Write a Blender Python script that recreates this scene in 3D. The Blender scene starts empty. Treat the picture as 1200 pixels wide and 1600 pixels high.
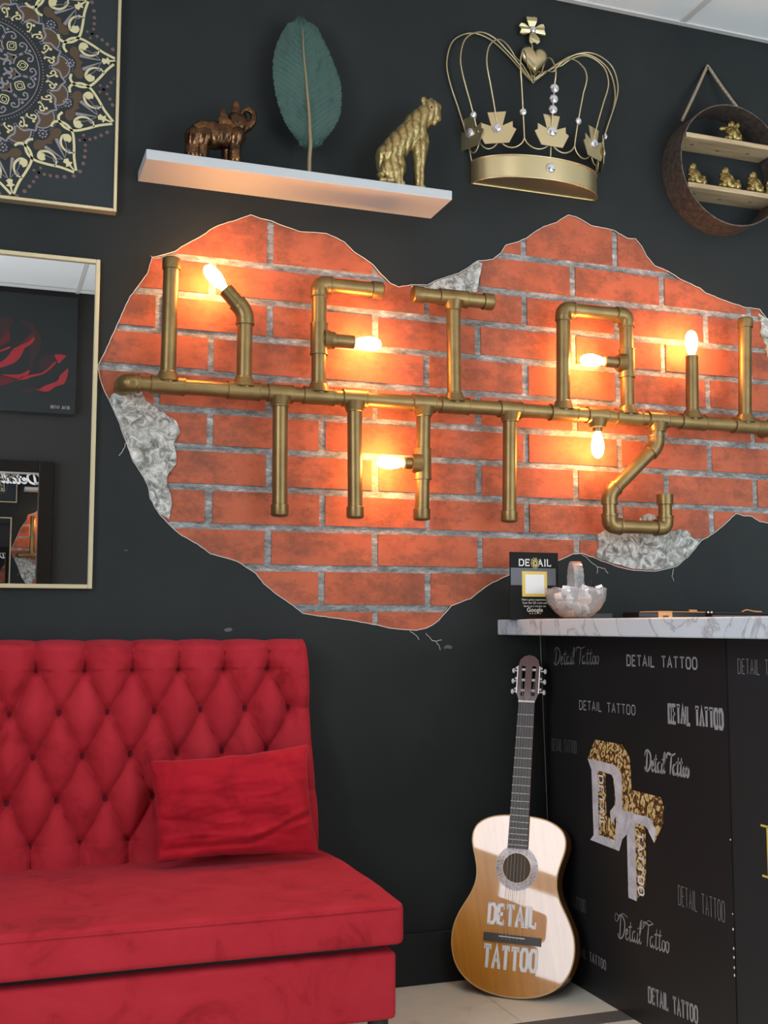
import bpy, bmesh, math, random
from mathutils import Vector, Matrix, noise
from mathutils.geometry import tessellate_polygon
random.seed(7)
SC = bpy.context.scene
COL = SC.collection
PI = math.pi

# ---------------------------------------------------------------- camera
FPX, TH, PS, CAMH, CAMD = 1789.0, math.atan(179/1789.0), math.atan(.356), 1.10, 3.42
FW = Vector((math.sin(PS)*math.cos(TH), math.cos(PS)*math.cos(TH), math.sin(TH)))
RT = Vector((math.cos(PS), -math.sin(PS), 0))
UP = RT.cross(FW)
CP = Vector((0, -CAMD, CAMH))
cd = bpy.data.cameras.new('camera'); cam = bpy.data.objects.new('camera', cd); COL.objects.link(cam)
cam.matrix_world = Matrix.Translation(CP) @ Matrix((RT, UP, -FW)).transposed().to_4x4()
cd.sensor_fit = 'VERTICAL'; cd.sensor_height = 36; cd.lens = FPX/1600*36; cd.clip_start = .05
SC.camera = cam
# ---------------------------------------------------------------- light
SC.view_settings.view_transform = 'Standard'; SC.view_settings.look = 'None'
SC.view_settings.exposure = 0.0; SC.view_settings.gamma = 1.0; SC.view_settings.use_curve_mapping = False
wd = bpy.data.worlds.new('world'); SC.world = wd; wd.use_nodes = True
wd.node_tree.nodes['Background'].inputs[0].default_value = (.62, .74, .95, 1)
wd.node_tree.nodes['Background'].inputs[1].default_value = 1.0
ROOM_X0, ROOM_X1, ROOM_Y, CEIL = -1.7, 6.0, -4.3, 3.304
FILL_WIN = (1.75, 5.6, .06, 2.75)            # unseen window behind the camera, added for fill light
def area_light(name, loc, rot, sx, sy, power, col):
    l = bpy.data.lights.new(name, 'AREA'); l.shape = 'RECTANGLE'; l.size = sx; l.size_y = sy
    l.energy = power; l.color = col
    o = bpy.data.objects.new(name, l); o.location = loc; o.rotation_euler = rot; COL.objects.link(o); return o
area_light('daylight_and_fill', ((FILL_WIN[0]+FILL_WIN[1])/2, ROOM_Y-.22, (FILL_WIN[2]+FILL_WIN[3])/2), (PI/2, 0, 0), FILL_WIN[1]-FILL_WIN[0], FILL_WIN[3]-FILL_WIN[2], 145, (.80, .92, 1.0))  # added soft fill from the unseen window behind the camera
LWIN = [(-4.15, -2.40, .84, 1.44), (-4.15, -1.95, 1.50, 2.80)]   # y0, y1, z0, z1 of the glazing in the left wall
for a_, e_, c_ in zip(LWIN, (27, 88), ((.80, .91, 1.0), (.92, .95, 1.0))):
    area_light('daylight_and_fill', (ROOM_X0-.16, (a_[0]+a_[1])/2, (a_[2]+a_[3])/2), (0, -PI/2, 0), a_[3]-a_[2], a_[1]-a_[0], e_, c_)
BULB_E = 165.0
FILL_E = 12.0
SC.cycles.max_bounces = 8

# ---------------------------------------------------------------- pixel of the photo -> point on a measured plane
def ray(u, v): return FW*FPX + RT*(u-600) - UP*(v-800)
def W(u, v, y=0.0):
    r = ray(u, v); return CP + r*((y-CP.y)/r.y)
def X(u, v, x):
    r = ray(u, v); return CP + r*((x-CP.x)/r.x)

# ---------------------------------------------------------------- object helpers
def link(name, me, parent=None):
    o = bpy.data.objects.new(name, me); COL.objects.link(o)
    if parent is not None:
        o.parent = parent; o.matrix_parent_inverse = parent.matrix_world.inverted()
    return o
def tag(o, label, cat, group=None):
    o['label'] = label; o['category'] = cat
    if group: o['group'] = group
    return o
def thing(name, label, cat, loc=(0, 0, 0), group=None):
    o = bpy.data.objects.new(name, None); COL.objects.link(o); o.empty_display_size = .05
    o.location = loc; o.matrix_world = Matrix.Translation(loc)
    return tag(o, label, cat, group)
def obj(name, bm, mat, parent=None, smooth=None, label=None):
    me = bpy.data.meshes.new(name)
    bmesh.ops.recalc_face_normals(bm, faces=bm.faces)
    bm.to_mesh(me); bm.free()
    for m in (mat if isinstance(mat, (list, tuple)) else [mat]): me.materials.append(m)
    if smooth is not None: smooth_by_angle(me, smooth)
    if parent is not None: # local coordinates about the parent
        me.transform(parent.matrix_world.inverted())
        o = bpy.data.objects.new(name, me); COL.objects.link(o); o.parent = parent
    else:
        o = bpy.data.objects.new(name, me); COL.objects.link(o)
    if label: o['label'] = label
    return o
def sub(name, bm, mat, part, smooth=None, label=None):
    """sub-part: bm in world coordinates, part at its thing's origin"""
    root = part.parent if part.parent else part
    me = bpy.data.meshes.new(name); bmesh.ops.recalc_face_normals(bm, faces=bm.faces); bm.to_mesh(me); bm.free()
    me.materials.append(mat)
    if smooth is not None: smooth_by_angle(me, smooth)
    me.transform(root.matrix_world.inverted())
    o = bpy.data.objects.new(name, me); COL.objects.link(o); o.parent = part
    if label: o['label'] = label
    return o
def smooth_by_angle(me, deg):
    for p in me.polygons: p.use_smooth = True
    if deg < 179: me.set_sharp_from_angle(angle=math.radians(deg))
def struct(name, bm, mat, smooth=None):
    o = obj(name, bm, mat, None, smooth); o['kind'] = 'structure'; return o
def box(bm, x0, x1, y0, y1, z0, z1, bevel=0, seg=2):
    vs = [bm.verts.new((x, y, z)) for x in (x0, x1) for y in (y0, y1) for z in (z0, z1)]
    F = [(0,1,3,2),(4,6,7,5),(0,4,5,1),(2,3,7,6),(0,2,6,4),(1,5,7,3)]
    fs = [bm.faces.new([vs[i] for i in f]) for f in F]
    if bevel:
        es = set(e for f in fs for e in f.edges)
        bmesh.ops.bevel(bm, geom=list(es), offset=bevel, segments=seg, affect='EDGES', profile=.5)
    return bm
def NB(): return bmesh.new()
def frame_of(d):
    d = d.normalized(); a = Vector((0, 0, 1)) if abs(d.z) < .9 else Vector((1, 0, 0))
    s = d.cross(a).normalized(); return s, d.cross(s).normalized()
def tube(bm, pts, r, n=12, closed=False, cap=True):
    pts = [Vector(p) for p in pts]; N = len(pts)
    assert N > 1
    rs = r if isinstance(r, (list, tuple)) else [r]*N
    def tan(i):
        if closed: return (pts[(i+1) % N]-pts[i-1]).normalized()
        return ((pts[min(i+1, N-1)]-pts[max(i-1, 0)])).normalized()
    s, t = frame_of(tan(0)); rings = []
    for i in range(N):
        d = tan(i); s = (s - d*s.dot(d)).normalized(); t = d.cross(s)
        rings.append([bm.verts.new(pts[i] + (s*math.cos(2*PI*k/n) + t*math.sin(2*PI*k/n))*rs[i]) for k in range(n)])
    for i in range(N if closed else N-1):
        a, b = rings[i], rings[(i+1) % N]
        for k in range(n): bm.faces.new((a[k], a[(k+1) % n], b[(k+1) % n], b[k]))
    if cap and not closed and N > 1:
        try: bm.faces.new(rings[0]); bm.faces.new(rings[-1])
        except ValueError: pass
    return bm
def cyl(bm, a, b, r, n=20, r2=None, bev=0):
    a, b = Vector(a), Vector(b); r2 = r if r2 is None else r2
    if bev:
        d = (b-a).normalized()*bev
        return tube(bm, [a, a+d*.001, a+d, b-d, b-d*.001, b], [r-bev, r-bev, r, r2, r2-bev, r2-bev], n)
    return tube(bm, [a, b], [r, r2], n)
def lathe(bm, prof, c, axis=Vector((0, 0, 1)), n=32, cap=False, sq=(1, 1)):
    c = Vector(c); s, t = frame_of(axis); axis = axis.normalized(); rings = []
    for r, h in prof:
        rings.append([bm.verts.new(c + axis*h + s*(r*sq[0]*math.cos(2*PI*k/n)) + t*(r*sq[1]*math.sin(2*PI*k/n))) for k in range(n)])
    for a, b in zip(rings, rings[1:]):
        for k in range(n): bm.faces.new((a[k], a[(k+1) % n], b[(k+1) % n], b[k]))
    if cap: bm.faces.new(rings[0]); bm.faces.new(rings[-1])
    return bm
def poly(bm, pts, depth_vec=None):
    """n-gon, optionally extruded by depth_vec"""
    pts = [Vector(p) for p in pts]
    tri = tessellate_polygon([pts]); n = len(pts)
    v0 = [bm.verts.new(p) for p in pts]
    for t in tri:
        try: bm.faces.new([v0[i] for i in t])
        except ValueError: pass
    if depth_vec is not None:
        v1 = [bm.verts.new(p+depth_vec) for p in pts]
        for t in tri:
            try: bm.faces.new([v1[i] for i in reversed(t)])
            except ValueError: pass
        for i in range(n):
            try: bm.faces.new((v0[i], v0[(i+1) % n], v1[(i+1) % n], v1[i]))
            except ValueError: pass
    return bm
def poly_holes(bm, loops, depth_vec):
    loops = [[Vector(p) for p in l] for l in loops]
    flat = [p for l in loops for p in l]
    tri = tessellate_polygon(loops)
    v0 = [bm.verts.new(p) for p in flat]; v1 = [bm.verts.new(p+depth_vec) for p in flat]
    for t in tri:
        bm.faces.new([v0[i] for i in t]); bm.faces.new([v1[i] for i in reversed(t)])
    k = 0
    for l in loops:
        n = len(l)
        for i in range(n): bm.faces.new((v0[k+i], v0[k+(i+1) % n], v1[k+(i+1) % n], v1[k+i]))
        k += n
    return bm
_SPH = {}
def sphere_data(n):
    if n not in _SPH:
        m = max(5, n*2//3); vs = [(0, 0, 1)]
        for j in range(1, m):
            for i in range(n): vs.append((math.sin(PI*j/m)*math.cos(2*PI*i/n), math.sin(PI*j/m)*math.sin(2*PI*i/n), math.cos(PI*j/m)))
        vs.append((0, 0, -1)); fs = []
        for i in range(n):
            k = (i+1) % n; fs.append((0, 1+i, 1+k)); l = 1+(m-2)*n; fs.append((len(vs)-1, l+k, l+i))
            for j in range(m-2): fs.append((1+j*n+i, 1+(j+1)*n+i, 1+(j+1)*n+k, 1+j*n+k))
        _SPH[n] = ([Vector(v) for v in vs], fs)
    return _SPH[n]
def ball(bm, c, r, n=12, rot=None):
    r = r if isinstance(r, (tuple, list)) else (r, r, r); c = Vector(c)
    vs, fs = sphere_data(n); V_ = []
    for v in vs:
        p = Vector((v.x*r[0], v.y*r[1], v.z*r[2]))
        if rot: p = rot @ p
        V_.append(bm.verts.new(c+p))
    for f in fs: bm.faces.new([V_[i] for i in f])
    return bm
def catmull(P, k=6, closed=False):
    P = [Vector(p) for p in P]; n = len(P); out = []
    rng = range(n) if closed else range(n-1)
    for i in rng:
        if closed: a, b, c, d = P[i-1], P[i], P[(i+1) % n], P[(i+2) % n]
        else: a, b, c, d = P[max(i-1, 0)], P[i], P[i+1], P[min(i+2, n-1)]
        for j in range(k):
            t = j/k
            out.append(.5*((2*b)+(c-a)*t+(2*a-5*b+4*c-d)*t*t+(3*b-a-3*c+d)*t*t*t))
    if not closed: out.append(P[-1])
    return out
def strip(bm, pts, w, M, closed=False):
    """flat stroke of width w along 2D points, mapped by M(x, y)"""
    pts = [Vector((p[0], p[1])) for p in pts]; n = len(pts)
    ws = w if isinstance(w, (list, tuple)) else [w]*n
    L, R = [], []
    for i in range(n):
        a = pts[i-1] if (closed or i) else None; c = pts[(i+1) % n] if (closed or i < n-1) else None; b = pts[i]
        d1 = (b-a).normalized() if a is not None and (b-a).length > 1e-9 else None
        d2 = (c-b).normalized() if c is not None and (c-b).length > 1e-9 else None
        if d1 is None: d1 = d2
        if d2 is None: d2 = d1
        n1 = Vector((-d1.y, d1.x)); n2 = Vector((-d2.y, d2.x)); m = n1+n2
        if m.length < 1e-6: m = n1
        m.normalize(); k = min(1/max(m.dot(n1), .35), 2.2)*ws[i]/2
        L.append(bm.verts.new(M(*(b+m*k)))); R.append(bm.verts.new(M(*(b-m*k))))
    for i in range(n if closed else n-1):
        j = (i+1) % n; bm.faces.new((L[i], L[j], R[j], R[i]))
def blobs(name, parts, voxel, mat, parent=None, rough=0, smooth_it=4, nscale=60):
    """one continuous surface from overlapping balls: parts = (p0, r0, p1, r1) capsules or (c, (rx,ry,rz), rot)"""
    bm = NB()
    for q in parts:
        if len(q) == 4:
            a, ra, b, rb = q; a, b = Vector(a), Vector(b); L = (b-a).length; k = max(2, int(L/(min(ra, rb)*.5))+1)
            for i in range(k+1):
                t = i/k; ball(bm, a.lerp(b, t), ra*(1-t)+rb*t, 12)
        else:
            ball(bm, q[0], q[1], 16, q[2] if len(q) > 2 else None)
    me = bpy.data.meshes.new(name); bm.to_mesh(me); bm.free()
    t = bpy.data.objects.new('tmp', me); COL.objects.link(t)
    m = t.modifiers.new('r', 'REMESH'); m.mode = 'VOXEL'; m.voxel_size = voxel
    s = t.modifiers.new('s', 'SMOOTH'); s.iterations = smooth_it; s.factor = .5
    dg = bpy.context.evaluated_depsgraph_get()
    me2 = bpy.data.meshes.new_from_object(t.evaluated_get(dg)); me2.name = name
    bpy.data.objects.remove(t)
    if rough:
        new = [v.co+v.normal*rough*(noise.noise(v.co*nscale)+.5*noise.noise(v.co*nscale*2.3)) for v in me2.vertices]
        me2.vertices.foreach_set('co', [c for p in new for c in p]); me2.update()
    for p in me2.polygons: p.use_smooth = True
    me2.materials.clear(); me2.materials.append(mat)
    if parent is not None: me2.transform(parent.matrix_world.inverted())
    o = bpy.data.objects.new(name, me2); COL.objects.link(o)
    if parent is not None: o.parent = parent
    return o
def copy_thing(root, loc, label=None, group=None, rotz=0, scale=1):
    r = root.copy(); COL.objects.link(r); r.location = loc; r.rotation_euler = (0, 0, rotz); r.scale = (scale,)*3
    if label: r['label'] = label
    if group: r['group'] = group
    for ch in root.children:
        c = ch.copy(); COL.objects.link(c); c.parent = r
    return r

# ---------------------------------------------------------------- materials
def M_(name, col, rough=.5, metal=0, spec=.5, coat=0, coat_r=.05, sheen=0, emit=None, estr=0, trans=0, ior=1.45):
    m = bpy.data.materials.new(name); m.use_nodes = True
    b = m.node_tree.nodes['Principled BSDF']; I = b.inputs
    I['Base Color'].default_value = (*col, 1); I['Roughness'].default_value = rough; I['Metallic'].default_value = metal
    I['Specular IOR Level'].default_value = spec; I['Coat Weight'].default_value = coat; I['Coat Roughness'].default_value = coat_r
    I['Sheen Weight'].default_value = sheen; I['Transmission Weight'].default_value = trans; I['IOR'].default_value = ior
    if emit: I['Emission Color'].default_value = (*emit, 1); I['Emission Strength'].default_value = estr
    return m
def tex(m, kind='NOISE', scale=10, detail=4, rough=.6, dist=0, vec='Object', vscale=None):
    nt = m.node_tree; N = nt.nodes; L = nt.links
    tc = N.new('ShaderNodeTexCoord'); out = tc.outputs[vec]
    if vec == 'World':
        pass
    if vscale:
        mp = N.new('ShaderNodeMapping'); mp.inputs['Scale'].default_value = vscale; L.new(out, mp.inputs['Vector']); out = mp.outputs[0]
    if kind == 'NOISE':
        t = N.new('ShaderNodeTexNoise'); t.inputs['Scale'].default_value = scale; t.inputs['Detail'].default_value = detail
        t.inputs['Roughness'].default_value = rough; t.inputs['Distortion'].default_value = dist; L.new(out, t.inputs['Vector']); return t.outputs['Fac']
    if kind == 'VORONOI':
        t = N.new('ShaderNodeTexVoronoi'); t.inputs['Scale'].default_value = scale; L.new(out, t.inputs['Vector']); return t.outputs['Distance']
    if kind == 'WAVE':
        t = N.new('ShaderNodeTexWave'); t.inputs['Scale'].default_value = scale; t.inputs['Distortion'].default_value = dist
        t.inputs['Detail'].default_value = detail; L.new(out, t.inputs['Vector']); return t.outputs['Fac']
def ramp(m, src, stops, target='Base Color'):
    nt = m.node_tree; r = nt.nodes.new('ShaderNodeValToRGB'); e = r.color_ramp.elements
    while len(e) < len(stops): e.new(.5)
    for i, (p, c) in enumerate(stops):
        e[i].position = p; e[i].color = (*c, 1) if len(c) == 3 else c
    nt.links.new(src, r.inputs[0])
    if target: nt.links.new(r.outputs[0], nt.nodes['Principled BSDF'].inputs[target])
    return r.outputs[0]
def mixc(m, fac, a, b, target='Base Color', mode='MIX'):
    nt = m.node_tree; x = nt.nodes.new('ShaderNodeMix'); x.data_type = 'RGBA'; x.blend_type = mode
    for i, q in ((0, fac), (6, a), (7, b)):
        if hasattr(q, 'is_linked'): nt.links.new(q, x.inputs[i])
        else: x.inputs[i].default_value = q if i == 0 else (*q, 1)
    if target: nt.links.new(x.outputs[2], nt.nodes['Principled BSDF'].inputs[target])
    return x.outputs[2]
def bump(m, src, strength=.3, dist=.005):
    nt = m.node_tree; b = nt.nodes.new('ShaderNodeBump'); b.inputs['Strength'].default_value = strength; b.inputs['Distance'].default_value = dist
    nt.links.new(src, b.inputs['Height']); nt.links.new(b.outputs[0], nt.nodes['Principled BSDF'].inputs['Normal']); return m
def g(v): return (v, v, v)

m_wall = M_('black_paint', (.030, .034, .037), .7, spec=.18)
ramp(m_wall, tex(m_wall, scale=2.2, detail=6), [(.3, (.0175, .0205, .0205)), (.7, (.0245, .028, .028))]); bump(m_wall, tex(m_wall, scale=90, detail=3), .12, .002)
m_black = M_('black_satin', (.012, .012, .013), .4)
m_wallb = M_('dark_paint', (.03, .031, .031), .6, spec=.3)
m_ceil = M_('ceiling_white', (.82, .84, .84), .85); bump(m_ceil, tex(m_ceil, scale=160, detail=3), .25, .002)
m_grid = M_('ceiling_grid_white', (.6, .58, .56), .6)
m_floor = M_('beige_tile', (.55, .5, .4), .35)
ramp(m_floor, tex(m_floor, scale=5, detail=8, rough=.65, dist=1.2), [(.25, (.60, .56, .44)), (.40, (.83, .82, .70)), (.75, (.90, .89, .77))])
m_grout = M_('grout', (.12, .11, .09), .9)
m_strip = M_('grey_floor', (.13, .13, .13), .6)
m_brick = M_('brick_orange_red', (.5, .1, .04), .75, spec=.3)
_n1 = tex(m_brick, scale=7, detail=5, rough=.6); _n2 = tex(m_brick, scale=60, detail=6, rough=.75)
_base = ramp(m_brick, _n1, [(.30, (.27, .080, .045)), (.46, (.41, .105, .052)), (.75, (.48, .13, .066))], None)
_sm = ramp(m_brick, tex(m_brick, scale=4.3, detail=7, rough=.8, vscale=(1, 1, 1.6)), [(.46, (0, 0, 0)), (.56, (.85, .85, .85)), (.72, (1, 1, 1))], None)
_fk = m_brick.node_tree.nodes.new('ShaderNodeMath'); _fk.operation = 'MULTIPLY'
m_brick.node_tree.links.new(_sm, _fk.inputs[0]); m_brick.node_tree.links.new(_n2, _fk.inputs[1])
mixc(m_brick, _fk.outputs[0], _base, (.07, .045, .035)); bump(m_brick, _n2, .25, .003)
m_mortar = M_('mortar_grey', (.3, .29, .27), .9)
ramp(m_mortar, tex(m_mortar, scale=45, detail=8, rough=.8, vscale=(.35, 1, 1)), [(.36, (.10, .10, .095)), (.48, (.21, .21, .20)), (.58, (.34, .34, .33)), (.66, (.62, .61, .6))])
bump(m_mortar, tex(m_mortar, scale=120, detail=5), .5, .004)
m_plaster = M_('bare_plaster', (.4, .4, .38), .9)
ramp(m_plaster, tex(m_plaster, scale=34, detail=8, rough=.68, dist=1.1), [(.36, (.12, .115, .10)), (.47, (.27, .27, .245)), (.56, (.46, .47, .44)), (.68, (.68, .69, .66))])
bump(m_plaster, tex(m_plaster, scale=34, detail=8, rough=.68, dist=1.1), .35, .005)
m_chip = M_('chipped_white', (.6, .58, .54), .8)
m_pipe = M_('gold_paint', (.42, .31, .12), .40, .78)
ramp(m_pipe, tex(m_pipe, scale=14, detail=5), [(.3, (.20, .130, .050)), (.7, (.285, .19, .075))])
m_gold = M_('pale_gold_metal', (.62, .52, .30), .32, .9)
m_goldframe = M_('champagne_frame', (.62, .53, .33), .4, .55)
m_agold = M_('antique_gold', (.36, .25, .08), .36, .9)
ramp(m_agold, tex(m_agold, scale=55, detail=6), [(.35, (.10, .06, .02)), (.52, (.36, .26, .09)), (.7, (.52, .40, .16))]); bump(m_agold, tex(m_agold, scale=140, detail=4), .5, .003)
m_tiger = M_('tiger_gold', (.4, .3, .11), .42, .8)
_w = tex(m_tiger, 'WAVE', scale=13, detail=3, dist=5, vscale=(1, .6, 1.3))
ramp(m_tiger, _w, [(.05, (.22, .15, .06)), (.22, (.38, .29, .12)), (.8, (.44, .34, .15))]); bump(m_tiger, _w, .5, .004)
m_bronze = M_('bronze', (.19, .08, .03), .27, .9)
ramp(m_bronze, tex(m_bronze, scale=26, detail=4), [(.35, (.045, .025, .014)), (.55, (.13, .065, .03)), (.72, (.34, .18, .06))])
m_leaf = M_('verdigris', (.07, .17, .15), .65, .2)
_l = tex(m_leaf, scale=24, detail=6, rough=.7, vscale=(1.2, 1, .5))
ramp(m_leaf, _l, [(.3, (.07, .13, .115)), (.47, (.12, .22, .19)), (.60, (.13, .235, .20)), (.70, (.27, .19, .11))])
m_leafrib = M_('leaf_rib_bronze', (.28, .22, .13), .5, .5)
m_whiteshelf = M_('white_lacquer', (.50, .52, .53), .5, spec=.3)
m_wood = M_('pine_wood', (.5, .36, .2), .6)
ramp(m_wood, tex(m_wood, scale=9, detail=5, vscale=(.5, 3, 9)), [(.3, (.30, .20, .10)), (.55, (.52, .38, .22)), (.75, (.62, .48, .30))])
m_knot = M_('wood_knot', (.08, .05, .03), .7)
m_hoop = M_('rusty_hoop', (.12, .08, .06), .5, .6)
ramp(m_hoop, tex(m_hoop, scale=55, detail=6, rough=.7), [(.35, (.075, .060, .054)), (.55, (.15, .115, .095)), (.75, (.27, .19, .15))])
m_rope = M_('jute_rope', (.36, .28, .19), .9); bump(m_rope, tex(m_rope, 'WAVE', scale=40, detail=1, dist=1), .8, .003)
m_gem = M_('faceted_gem', (.75, .74, .78), .12, .75)
m_glass = M_('cut_glass', (.93, .93, .94), .04, trans=.84, ior=1.45)
bump(m_glass, tex(m_glass, 'VORONOI', scale=85), .25, .003)
m_paper = M_('white_wrapper', (.88, .88, .87), .5)
m_kraft = M_('kraft_paper', (.4, .27, .16), .8)
m_velvet = M_('red_velvet', (.42, .012, .035), .8, spec=.10, sheen=.08)
_v = ramp(m_velvet, tex(m_velvet, scale=7, detail=6, rough=.65, dist=1.0), [(.30, (.26, .012, .018)), (.45, (.385, .020, .030)), (.75, (.45, .028, .040))])
m_velvet.node_tree.nodes['Principled BSDF'].inputs['Sheen Tint'].default_value = (1, .35, .45, 1)
bump(m_velvet, tex(m_velvet, scale=11, detail=5), .25, .012)
m_button = M_('velvet_button', (.13, .004, .010), .8, spec=.15, sheen=.3)
m_leg = M_('dark_leg', (.02, .015, .012), .5)
m_gtop = M_('amber_varnish', (.55, .25, .045), .3, coat=1, coat_r=.03)
ramp(m_gtop, tex(m_gtop, scale=5, detail=5, vscale=(14, 1, .6)), [(.3, (.50, .20, .018)), (.7, (.64, .28, .03))])
m_gtop.node_tree.nodes['Principled BSDF'].inputs['Coat IOR'].default_value = 1.62
m_gside = M_('guitar_side', (.30, .12, .03), .3, coat=.8)
m_bind = M_('binding_wood', (.62, .40, .16), .3, coat=.6)
m_ebony = M_('fingerboard', (.05, .042, .038), .45)
m_head = M_('mahogany', (.10, .025, .015), .4, coat=.15)
m_chrome = M_('nickel', (.75, .74, .72), .15, 1)
m_bone = M_('bone_white', (.72, .70, .66), .35)
m_string = M_('nylon_string', (.5, .48, .46), .3, .4)
m_ros = M_('rosette', (.25, .17, .15), .4, coat=.5)
ramp(m_ros, tex(m_ros, 'VORONOI', scale=160), [(.2, (.16, .09, .08)), (.5, (.42, .34, .33))])
m_dark = M_('hole_shade', (.10, .07, .05), .8)
m_vinyl = M_('white_vinyl', (.85, .85, .86), .45)
m_panel = M_('counter_black', (.017, .017, .018), .45, spec=.4)
m_panel2 = M_('counter_black_blue', (.020, .023, .025), .5, spec=.4)
m_greyink = M_('grey_print', (.20, .20, .205), .5); m_greyink2 = M_('light_grey_print', (.34, .34, .345), .5); m_greyink3 = M_('faint_grey_print', (.09, .09, .092), .5)
m_emwhite = M_('emblem_marble', (.55, .54, .58), .5)
ramp(m_emwhite, tex(m_emwhite, scale=16, detail=3, dist=.6), [(.35, (.50, .50, .56)), (.6, (.72, .72, .77))])
m_emgold = M_('emblem_filigree', (.4, .25, .07), .5)
ramp(m_emgold, tex(m_emgold, 'WAVE', scale=34, detail=3, dist=14), [(.10, (.07, .035, .015)), (.35, (.28, .15, .05)), (.65, (.48, .30, .10)), (.92, (.72, .58, .28))])
m_yellow = M_('yellow_print', (.7, .55, .10), .5)
m_marble = M_('marble_laminate', (.75, .72, .72), .3)
_mb = ramp(m_marble, tex(m_marble, scale=4.2, detail=7, rough=.6, dist=1.3), [(.470, (.53, .62, .68)), (.492, (.33, .36, .40)), (.505, (.45, .51, .56)), (.53, (.56, .65, .71))])
m_mirror = M_('mirror_glass', (.70, .70, .70), .0, 1)
m_canvas = M_('canvas_black', (.030, .036, .038), .7, spec=.2)
m_cream = M_('cream_print', (.60, .54, .30), .5); m_lav = M_('grey_violet_print', (.24, .225, .25), .5)
m_brown = M_('brown_print', (.085, .052, .026), .6); m_pink = M_('mauve_print', (.14, .085, .078), .6); m_dgrey = M_('dark_print', (.018, .017, .020), .6)
m_rose = M_('rose_red', (.32, .02, .03), .5); m_rose2 = M_('rose_dark', (.10, .012, .018), .6); m_rose3 = M_('rose_shade', (.035, .018, .02), .6)
m_blackframe = M_('black_gloss_frame', (.010, .009, .008), .45, spec=.25)
m_bulb = M_('lit_bulb', (1, .8, .5), .4, emit=(1.0, .42, .11), estr=BULB_E)
m_fill = M_('fill_panel_glow', (.9, .9, .9), .5, emit=(1.0, .97, .92), estr=FILL_E)  # glow of the added ceiling fill panels
m_copper = M_('copper_edge', (.55, .25, .10), .4, .6)
m_card = M_('card_black', (.012, .011, .011), .6, spec=.15)
m_qy = M_('card_yellow', (.75, .52, .10), .5); m_qw = M_('card_white', (.8, .78, .75), .5)

# ================================================================ SETTING
# heart-shaped break in the black plaster, traced on the wall plane
HEART_PX = [(153,573),(167,543),(180,515),(185,503),(203,463),(217,447),(230,427),(238,402),(258,397),(273,393),(293,380),(310,372),(328,360),(342,352),(357,347),(376,341),(392,336),(407,341),(420,344),(446,354),(470,362),(490,363),(510,365),(524,371),(538,378),(553,393),(568,403),(582,413),(597,430),(610,443),(623,448),(643,445),(667,445),(683,438),(700,432),(717,427),(733,417),(747,407),(760,407),(770,405),(783,395),(790,383),(806,379),(822,372),(836,362),(850,354),(870,347),(880,340),(888,336),(903,340),(923,352),(940,356),(957,359),(980,372),(993,373),(1003,385),(1010,400),(1023,415),(1040,422),(1067,438),(1093,450),(1103,458),(1133,470),(1163,480),(1187,483),(1197,497),(1222,512),(1250,540),(1272,590),(1285,650),(1280,710),(1265,760),(1235,800),(1215,812),(1200,817),(1187,815),(1175,807),(1162,806),(1150,802),(1140,812),(1125,825),(1110,837),(1095,845),(1085,858),(1075,870),(1057,885),(1040,889),(1025,892),(1008,892),(990,891),(970,887),(950,880),(930,872),(910,865),(895,866),(875,875),(850,880),(820,888),(792,900),(770,910),(752,922),(735,935),(720,941),(705,947),(695,958),(685,970),(675,977),(665,982),(650,985),(635,984),(621,983),(608,981),(596,978),(570,973),(546,969),(520,965),(496,962),(473,958),(458,946),(446,938),(433,929),(412,912),(400,896),(385,886),(371,877),(350,871),(329,865),(308,850),(290,840),(279,833),(262,817),(250,804),(242,792),(235,779),(231,758),(225,746),(216,733),(208,721),(203,706),(198,692),(192,677),(187,662),(178,642),(171,625),(162,608),(156,590)]
def wall2(pxs, y=0): return [Vector((W(u, v, y).x, W(u, v, y).z)) for u, v in pxs]
def roughen(pts, amp=.0022, step=.012):
    out = []
    n = len(pts)
    for i in range(n):
        a, b = pts[i], pts[(i+1) % n]; k = max(1, int((b-a).length/step))
        for j in range(k):
            p = a.lerp(b, j/k); q = noise.noise_vector(Vector((p.x*55, p.y*55, 3)))
            out.append(p+Vector((q.x, q.y))*amp)
    return out
heart = roughen(wall2(HEART_PX))
rect = [Vector((ROOM_X0, 0)), Vector((ROOM_X1, 0)), Vector((ROOM_X1, CEIL)), Vector((ROOM_X0, CEIL))]
bm = NB()
REC = .009
poly_holes(bm, [[Vector((p.x, 0, p.y)) for p in rect], [Vector((p.x, 0, p.y)) for p in heart]], Vector((0, REC, 0)))
wall_back = struct('wall_back', bm, m_wall)
bm = NB(); box(bm, 0.2, 3.1, REC, REC+.05, .9, 2.6); obj('mortar', bm, m_mortar, wall_back)
def clip_rect(subject, x0, x1, z0, z1):
    out = subject
    for ax, val, sgn in ((0, x0, 1), (0, x1, -1), (1, z0, 1), (1, z1, -1)):
        inp, out = out, []
        for i in range(len(inp)):
            a, b = inp[i-1], inp[i]; da = (a[ax]-val)*sgn; db = (b[ax]-val)*sgn
            if (da >= 0) != (db >= 0): out.append(a.lerp(b, da/(da-db)))
            if db >= 0: out.append(b)
        if not out: return []
    return out
def area(p): return abs(sum(p[i-1].x*p[i].y-p[i].x*p[i-1].y for i in range(len(p))))/2
COURSE = [2.62, 2.353, 2.228, 2.110, 1.992, 1.870, 1.754, 1.640, 1.520, 1.402, 1.281, 1.157, 1.03]
JO = [.494, .841, 1.190, 1.552, 1.913, 2.272, 2.643, 3.01]; JE = [.30, .656, 1.013, 1.368, 1.727, 2.085, 2.454, 2.83]
PHASE = 'EOEOEOEOEOEO'
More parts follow.
